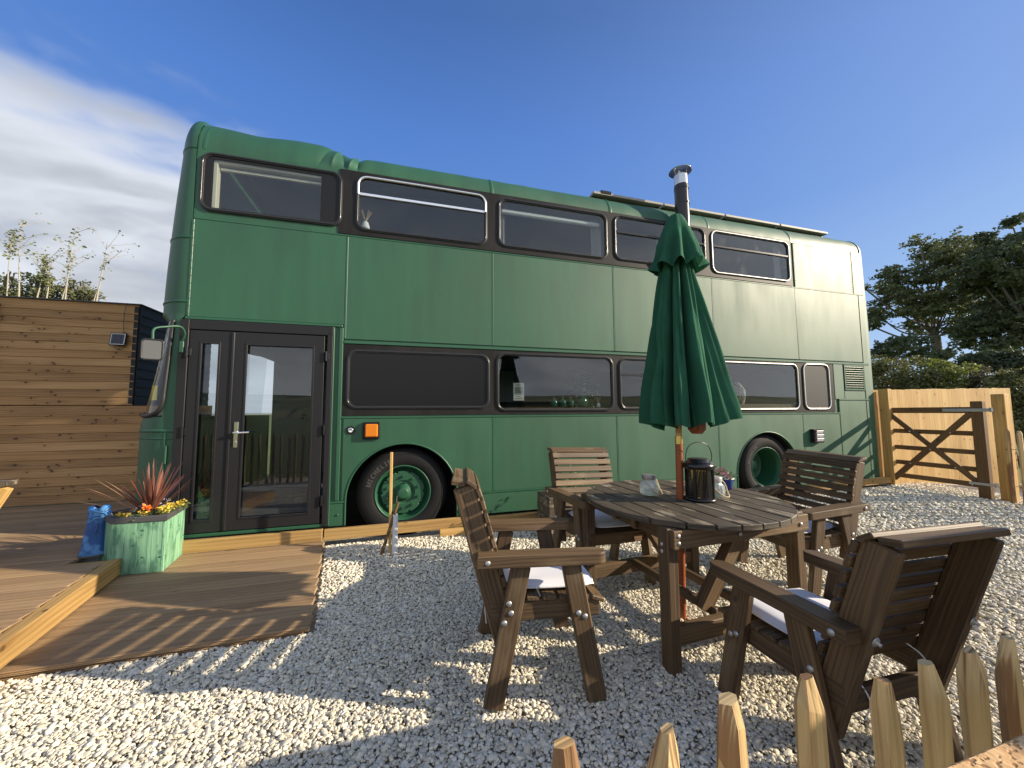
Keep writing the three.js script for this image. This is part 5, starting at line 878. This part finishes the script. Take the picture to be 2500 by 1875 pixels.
// saplings behind the shed
function makeSapling(label, stems, seed, group = 'saplings behind the shed') {
  const r = mulberry(seed), t = thing('sapling', label, 'sapling', [0, 0, 0], 0, group), wood = [], items = [];
  for (const st of stems) {
    const Z = st.z ?? -4.2; const pts = st.p.map(([a, b]) => onZ(a, b, Z)); const foot = pts[0].clone(); foot.y = 0; pts.unshift(foot); { const cv0 = new THREE.CatmullRomCurve3(pts), r0 = st.r ?? 0.012; for (let k = 0; k < 14; k++) { const a = cv0.getPoint(k / 14), b = cv0.getPoint((k + 1) / 14); wood.push(rodGeo(a, b, mix(r0 * 1.3, 0.002, Math.pow(k / 14, 1.3)), mix(r0 * 1.3, 0.002, Math.pow((k + 1) / 14, 1.3)), 6)); } }
    const cv = new THREE.CatmullRomCurve3(pts); const n = (st.leaves ?? 24) * 2; for (let k = 0; k < n; k++) { const q = cv.getPoint(R(st.from ?? 0.72, 1, r)); const w = R(0, 1, r); items.push([q.x + R(-0.05, 0.05, r), q.y + R(-0.05, 0.05, r), q.z + R(-0.05, 0.05, r), R(0.035, 0.065, r), mix(0.14, 0.24, w), mix(0.17, 0.26, w), mix(0.05, 0.10, w)]); }
    const nt = st.twigs ?? 7; for (let k = 0; k < nt; k++) { const q = cv.getPoint(R(0.72, 0.97, r)), e = q.clone().add(V3(R(-0.35, 0.35, r), R(0.10, 0.40, r), R(-0.2, 0.2, r))); wood.push(rodGeo(q, e, 0.004, 0.002, 5)); for (let j = 0; j < 3; j++) items.push([e.x + R(-0.03, 0.03, r), e.y + R(-0.05, 0.02, r), e.z, R(0.035, 0.065, r), 0.18, 0.21, 0.07]); }
  }
  part('trunk', merge(wood), 'barkPale', t); part('leaves', leafGeo(items), 'leaf', t);
}
makeSapling('thin sapling with tall bare whip at the far left behind the shed', [{ p: [[45, 740], [47, 640], [50, 535]], leaves: 10, twigs: 6 }, { p: [[15, 740], [22, 640], [32, 562]], leaves: 70, from: 0.70, twigs: 10, r: 0.01 }], 31);
makeSapling('forked pale stemmed sapling in the middle behind the shed', [{ p: [[158, 740], [165, 680], [183, 555]], leaves: 40, twigs: 10 }, { p: [[150, 740], [163, 690], [166, 620]], leaves: 10, twigs: 5, r: 0.012 }], 32);
makeSapling('nearly bare sapling nearest the bus behind the shed', [{ p: [[235, 740], [248, 670], [262, 590]], leaves: 6, twigs: 6 }, { p: [[228, 740], [245, 690], [250, 640]], leaves: 6, twigs: 4, r: 0.01 }], 33);
makeSapling('short leafy sapling between the taller stems behind the shed', [{ p: [[88, 740], [100, 690], [112, 626]], leaves: 90, from: 0.70, twigs: 10 }, { p: [[112, 740], [118, 700], [118, 665]], leaves: 40, twigs: 6 }], 34);
makeShrub('light green shrub at the left end behind the shed', -4.4, [[5, 690, 26], [30, 700, 26], [10, 725, 24], [50, 715, 22], [70, 728, 18]], [[0.12, 0.15, 0.05], [0.22, 0.24, 0.09]], 35, 0.05, 330, 'shrubs behind the shed', true);
makeShrub('light green shrub in the middle behind the shed', -4.4, [[95, 690, 22], [112, 700, 22], [90, 720, 20], [122, 722, 18]], [[0.12, 0.15, 0.05], [0.22, 0.24, 0.09]], 36, 0.05, 330, 'shrubs behind the shed', true);
makeShrub('olive shrub behind the shed nearest the bus', -4.4, [[142, 708, 16], [165, 702, 20], [185, 722, 16], [210, 708, 20], [225, 724, 14], [195, 735, 14]], [[0.11, 0.13, 0.045], [0.20, 0.20, 0.08]], 37, 0.05, 300, 'shrubs behind the shed', true);

// ---------------------------------------------------------------- planter, boot-shaped bag, stake and pots
{
  const base = [[-2.205, 0.49], [-1.85, 0.50], [-1.915, 0.09], [-2.26, 0.055], [-2.395, 0.28]], y0 = 0.044, y1 = 0.452;
  const p = thing('planter', 'green stained wooden planter with black rim, standing by the doors', 'planter', [0, 0, 0]);
  for (let i = 0; i < base.length; i++) {
    const a = base[i], b = base[(i + 1) % base.length], L = Math.hypot(b[0] - a[0], b[1] - a[1]), n = Math.max(2, Math.round(L / 0.085)), dx = (b[0] - a[0]) / L, dz = (b[1] - a[1]) / L;
    for (let k = 0; k < n; k++) { const c0 = (k + 0.5) / n * L, w = L / n - 0.0012; const g = chamBox(w, y1 - y0, 0.016, 0.0015, 1); g.rotateY(-Math.atan2(dz, dx)); part('plank', at(g, a[0] + dx * c0 - dz * -0.008 * 1, (y0 + y1) / 2 + R(-0.002, 0), a[1] + dz * c0 + dx * -0.008 * 1), 'greenStain', p); }
  }
  const cx = -2.12, cz = 0.285; const s = new THREE.Shape(); base.forEach(([x, z], i) => { const X = cx + (x - cx) * 1.045, Z = cz + (z - cz) * 1.045; i ? s.lineTo(X, -Z) : s.moveTo(X, -Z); }); const h = new THREE.Path(); base.forEach(([x, z], i) => { const X = cx + (x - cx) * 0.83, Z = cz + (z - cz) * 0.83; i ? h.lineTo(X, -Z) : h.moveTo(X, -Z); }); s.holes.push(h);
  part('rim', at(ext(s, 0.034, 0.004, 1, 2).rotateX(-Math.PI / 2), 0, 0.445, 0), 'slate', p, 'black rim of the planter');
  const so = new THREE.Shape(); base.forEach(([x, z], i) => { const X = cx + (x - cx) * 0.9, Z = cz + (z - cz) * 0.9; i ? so.lineTo(X, -Z) : so.moveTo(X, -Z); }); part('soil', at(ext(so, 0.02).rotateX(-Math.PI / 2), 0, 0.43, 0), 'soil', p);
  part('knot_hole', at(new THREE.CylinderGeometry(0.006, 0.006, 0.003, 12).rotateX(Math.PI / 2), -1.875, 0.16, 0.5005), 'blackDull', p);
  // red cordyline
  mat('cordyline', { color: col(0.17, 0.062, 0.045), roughness: 0.4, transmission: 0.2, thickness: 0, side: THREE.DoubleSide }); mat('cordylineDry', { color: col(0.33, 0.19, 0.11), roughness: 0.6, side: THREE.DoubleSide });
  mat('cordylinePink', { color: col(0.28, 0.13, 0.095), roughness: 0.4, side: THREE.DoubleSide });
  const c = thing('cordyline', 'spiky red cordyline growing in the green planter', 'plant', [-2.06, 0.44, 0.30]); const r = mulberry(88);
  const blade = (az, lean, L, w, droop, m) => { const N = 7; const g = gridGeo(2, N, (u, v) => { const t = v, a = lean + droop * t * t; const rad = Math.sin(lean) * L * t + Math.sin(a) * L * t * 0.25 * droop, y = Math.cos(lean) * L * t - droop * 0.45 * L * t * t; const ww = w * Math.pow(Math.sin(Math.PI * clamp(0.12 + 0.88 * t * 0.98)), 0.7) * (t > 0.97 ? 0.2 : 1); const off = (u - 0.5) * ww, lift = Math.abs(u - 0.5) * ww * 0.35; return [Math.cos(az) * rad - Math.sin(az) * off, y + lift, Math.sin(az) * rad + Math.cos(az) * off]; }); part('leaf', g, m, c); };
  for (let i = 0; i < 54; i++) blade(R(0, 6.283, r), R(0.04, 0.85, r), R(0.30, 0.50, r), R(0.014, 0.024, r), R(0, 0.16, r), r() < 0.25 ? 'cordylinePink' : 'cordyline');
  for (let i = 0; i < 16; i++) blade(R(0, 6.283, r), R(0.75, 1.30, r), R(0.45, 0.62, r), R(0.007, 0.012, r), R(0.05, 0.35, r), rnd() < 0.5 ? 'cordylineDry' : 'cordyline');
  // bedding flowers
  const flower = (name, label, spots, petal, n, size, leafN, cat = 'flowers') => { const t = thing(name, label, cat, [0, 0, 0], 0, 'bedding flowers in the planter'); const it = [], gr = []; for (const [x, z, rad, y] of spots) { for (let k = 0; k < n; k++) { const a = R(0, 6.28, r), d = Math.sqrt(r()) * rad, X = x + d * Math.cos(a), Z = z + d * Math.sin(a), Y = (y ?? 0.50) + R(-0.02, 0.03, r); for (let j = 0; j < 6; j++) { const w = R(0, 1, r); it.push([X, Y, Z, size * R(0.7, 1.1, r), mix(petal[0][0], petal[1][0], w), mix(petal[0][1], petal[1][1], w), mix(petal[0][2], petal[1][2], w), 0.5]); } } for (let k = 0; k < leafN; k++) { const a = R(0, 6.28, r), d = Math.sqrt(r()) * rad * 1.2, w = R(0, 1, r); gr.push([x + d * Math.cos(a), 0.455 + R(0, 0.045, r), z + d * Math.sin(a), R(0.018, 0.034, r), mix(0.05, 0.12, w), mix(0.10, 0.19, w), 0.03]); } } part('petals', leafGeo(it), 'leaf', t); part('leaves', leafGeo(gr), 'leaf', t); };
  flower('pansies', 'yellow pansies on the door side of the planter', [[-1.94, 0.33, 0.06, 0.50], [-1.95, 0.22, 0.06, 0.51], [-1.91, 0.40, 0.03, 0.50], [-1.93, 0.14, 0.05, 0.50]], [[0.75, 0.55, 0.02], [0.9, 0.75, 0.12]], 14, 0.022, 90);
  flower('pansies', 'yellow pansies at the front left of the planter', [[-2.16, 0.45, 0.035, 0.485], [-2.05, 0.455, 0.035, 0.48]], [[0.78, 0.5, 0.02], [0.9, 0.7, 0.1]], 10, 0.024, 70);
  flower('violas', 'small white and mauve violas in the planter', [[-2.0, 0.27, 0.03, 0.535], [-1.96, 0.25, 0.03, 0.55], [-2.12, 0.32, 0.03, 0.54], [-2.05, 0.36, 0.02, 0.53]], [[0.62, 0.5, 0.7], [0.8, 0.78, 0.8]], 4, 0.018, 60);
  flower('orange_bloom', 'single large orange bloom in the planter', [[-2.03, 0.40, 0.010, 0.515]], [[0.85, 0.22, 0.02], [0.95, 0.34, 0.03]], 5, 0.042, 60, 'flower');
  // crumpled blue bag
  const b = thing('blue_bag', 'crumpled blue bag standing on the raised deck by the planter', 'bag', [-2.385, 0.178, 0.345], 0.2); b.scale.set(0.95, 1.12, 0.95);
  part('body', gridGeo(110, 60, (u, v) => { const ph = u * Math.PI * 2, h = v; const R0 = mix(0.098, 0.060, Math.pow(h, 0.8)) + 0.006 * sstep(0.9, 1, h); const dent = 1 + 0.05 * (pn(u * 6, h * 3, 6, 99, 4) - 0.5) + 0.09 * sstep(0.66, 0.8, h) * (pn(u * 5 + 2 * h, h * 16, 5, 99, 6) - 0.5); const w = v > 0.985 ? 0.55 : 1; return [R0 * dent * w * Math.cos(ph) + 0.012 * h, 0.335 * h + 0.012 * sstep(0.8, 1, h) * Math.sin(ph * 2 + 1), R0 * 0.78 * dent * w * Math.sin(ph), u, v]; }), 'blueCoat', b);
  part('folded_top', merge([0.255, 0.285, 0.312].map((yy, i) => { const pts = []; for (let k = 0; k < 24; k++) { const t = k / 24 * Math.PI * 2; pts.push([0.064 * Math.cos(t) + 0.012, yy + 0.012 * Math.sin(t * 2 + i) + 0.006 * Math.sin(t * 5), 0.052 * Math.sin(t)]); } return tubeGeo(pts, 0.007, 60, 6, true); })), 'blueCoat', b); part('strap', tubeGeo([[0.03, 0.33, 0.05], [0.035, 0.25, 0.066], [0.02, 0.15, 0.078]], 0.0035, 14, 5), 'blueCoat', b); part('base', at(new THREE.CylinderGeometry(0.098, 0.10, 0.01, 36).scale(1, 1, 0.8), 0, 0.006, 0), 'slate', b);
  // stake with tube guard
  const st = thing('tree_stake', 'thin timber stake with white tube guard in front of the wheel', 'stake', [-0.115, 0, 0.49]);
  part('stake', at(chamBox(0.026, 0.98, 0.026, 0.003, 1), -0.012, 0.435, 0), 'newPine', st); part('tube_guard', merge([at(new THREE.CylinderGeometry(0.024, 0.026, 0.37, 16), 0.032, 0.165, 0.012)]), 'tubeGuard', st, 'white spiral guard'); part('stick', rodGeo(V3(-0.09, -0.02, 0.03), V3(0.055, 0.455, 0.01), 0.015, 0.013, 8), 'gateWood', st, 'short brown leaning stick');
  part('whip', rodGeo(V3(0.03, 0.3, 0.012), V3(0.045, 0.52, 0.012), 0.005, 0.003, 6), 'bark', st);
  // rough planter box behind the far chair
  const q = thing('rough_planter', 'rough timber planter box with leafy herb against the bus', 'planter', [1.78, 0, 0.42]);
  for (let k = 0; k < 4; k++) { part('plank', at(chamBox(0.72, 0.098, 0.025, 0.004, 0), 0, 0.06 + k * 0.102, 0.17), 'weatheredTop', q); part('plank', at(chamBox(0.72, 0.098, 0.025, 0.004, 0), 0, 0.06 + k * 0.102, -0.17), 'weatheredTop', q); part('plank', at(chamBox(0.025, 0.098, 0.31, 0.004, 2), -0.345, 0.06 + k * 0.102, 0), 'weatheredTop', q); part('plank', at(chamBox(0.025, 0.098, 0.31, 0.004, 2), 0.345, 0.06 + k * 0.102, 0), 'weatheredTop', q); }
  part('soil', at(new THREE.BoxGeometry(0.66, 0.02, 0.3), 0, 0.37, 0), 'soil', q);
  const hb = thing('herb_plant', 'leafy herb growing in the rough planter behind the chair', 'plant', [1.74, 0.37, 0.42]); const hi = [], hw = []; for (let k = 0; k < 16; k++) { const e = V3(R(-0.26, 0.20, r), R(0.14, 0.36, r), R(-0.14, 0.14, r)), s0 = V3(R(-0.22, 0.2, r), 0, R(-0.08, 0.08, r)); hw.push(rodGeo(s0, e, 0.003, 0.0015, 5)); for (let j = 0; j < 34; j++) { const m = s0.clone().lerp(e, R(0.35, 1, r)); hi.push([m.x + R(-0.02, 0.02, r), m.y + R(-0.02, 0.02, r), m.z + R(-0.02, 0.02, r), R(0.018, 0.035, r), 0.07, 0.13, 0.03]); } } part('stems', merge(hw), 'bark', hb); part('leaves', leafGeo(hi), 'leaf', hb);
  // flower pot on the far side of the table
  const fp = thing('flower_pot', 'small blue and white pot of pink flowers on the table', 'flower pot', [2.235, TC.y + 0.002, 2.02]); part('pot', lathe([[0, 0], [0.034, 0], [0.045, 0.07], [0.048, 0.075], [0.042, 0.075], [0, 0.06]], 28), 'blueGlaze', fp); part('pot_rim', at(new THREE.TorusGeometry(0.046, 0.004, 8, 28).rotateX(Math.PI / 2), 0, 0.075, 0), 'white', fp);
  const fi = []; for (let k = 0; k < 260; k++) { const b2 = inBall(r); const pink = b2[0] * 0.5 + b2[1] > -0.25 && r() < 0.7 && b2[0] > -0.55; const w = R(0, 1, r); fi.push([-0.035 + b2[0] * 0.085, 0.105 + b2[1] * 0.042 - b2[0] * 0.022, b2[2] * 0.06, R(0.012, 0.024, r), pink ? mix(0.35, 0.62, w) : 0.10, pink ? mix(0.13, 0.30, w) : 0.17, pink ? mix(0.24, 0.36, w) : 0.035]); } part('blooms', leafGeo(fi), 'leaf', fp);
  // house plant inside the bus
  const ft = thing('house_plant', 'leafy house plant inside the lower window by the jars', 'plant', [2.33, 0.95, -0.42]); part('pot', lathe([[0, 0], [0.09, 0], [0.12, 0.2], [0.11, 0.2], [0, 0.18]], 20), 'slate', ft); const pi = []; for (let k = 0; k < 420; k++) { const b2 = inBall(r); pi.push([b2[0] * 0.22, 0.62 + b2[1] * 0.34, b2[2] * 0.2, R(0.04, 0.07, r), 0.10, 0.15, 0.04]); } part('leaves', leafGeo(pi), 'leaf', ft); part('stem', rodGeo(V3(0, 0.15, 0), V3(0, 0.7, 0), 0.008), 'bark', ft);
}
// ---------------------------------------------------------------- country behind the camera, seen only in the glass
{
  const nx = 150, nz = 90, g = gridGeo(nx, nz, (u, v) => { const x = mix(-520, 520, u), z = mix(26, 620, Math.pow(v, 1.7)); const far = sstep(30, 420, z); const y = -1.0 + far * (10 + 16 * pfbm(u, v, 6, 4, 4, 811)) + 3 * (pfbm(u, v, 12, 10, 2, 821) - 0.5) * sstep(26, 120, z) - 4 * sstep(30, 70, z) * sstep(190, 90, z); return [x, y, z, x / 40, z / 40]; });
  const t = tex(1024, 1024, (u, v) => { const cu = Math.floor(u * 14 + 0.8 * pfbm(u, v, 7, 7, 2, 831)), cv = Math.floor(v * 14 + 0.9 * pfbm(u, v, 6, 6, 2, 841)); const k = hash(cu, cv, 3); const fu = (u * 14 + 0.8 * pfbm(u, v, 7, 7, 2, 831)) % 1, fv = (v * 14 + 0.9 * pfbm(u, v, 6, 6, 2, 841)) % 1; const hedge = Math.max(sstep(0.06, 0.02, fu), sstep(0.06, 0.02, fv), sstep(0.60, 0.66, pfbm(u, v, 20, 20, 3, 851))); const f = k < 0.25 ? [128, 126, 74] : k < 0.6 ? [84, 104, 48] : [98, 112, 56]; return lerp3(f, [34, 46, 24], hedge); }); t.repeat.set(0.1, 0.1); t.wrapS = t.wrapT = THREE.RepeatWrapping;
  mat('hillside', { map: t, roughness: 1 }); struct('hills', g, 'hillside');
  const r = mulberry(99), it = []; const lump = (x, z, y, rw, n) => { for (let k = 0; k < n; k++) { const q = inBall(r), w = R(0, 1, r); it.push([x + q[0] * rw, y + q[1] * rw * 0.8, z + q[2] * rw, R(0.5, 1.0, r), mix(0.025, 0.06, w), mix(0.045, 0.085, w), 0.02]); } };
  for (let k = 0; k < 70; k++) { const x = R(-120, 120, r), z = 60 + R(0, 50, r); lump(x, z, -2 + R(0, 2, r), R(1.6, 3.6, r), 90); }
  const h = mesh('far_hedgerow_trees', leafGeo(it), 'leaf', scene); h.userData = { kind: 'stuff', label: 'hedgerow trees on the far fields', category: 'trees' };
}

{
  const L = thing('added_shade_boards', 'unseen boarded block added beyond the paling fence to shade the gravel', 'shade boards', [0, 0, 0]);  // made-up boarded block out of view, added to throw shade over the near gravel
  for (let k = 0; k < 12; k++) part('board', at(chamBox(1.7, 0.118, 0.02, 0.004, 0), 3.0, 0.02 + k * 0.122, 4.02), 'larch2', L); for (const x of [2.16, 3.84]) { part('post', at(chamBox(0.08, 1.5, 0.08, 0.004, 1), x, 0.7, 4.075), 'newPine2', L); part('post', at(chamBox(0.08, 1.42, 0.08, 0.004, 1), x, 0.66, 4.62), 'newPine2', L); } part('roof', at(chamBox(1.9, 0.03, 0.75, 0.004, 0).rotateX(0.08), 3.0, 1.49, 4.34), 'slate', L);
}

renderer.render(scene, camera);
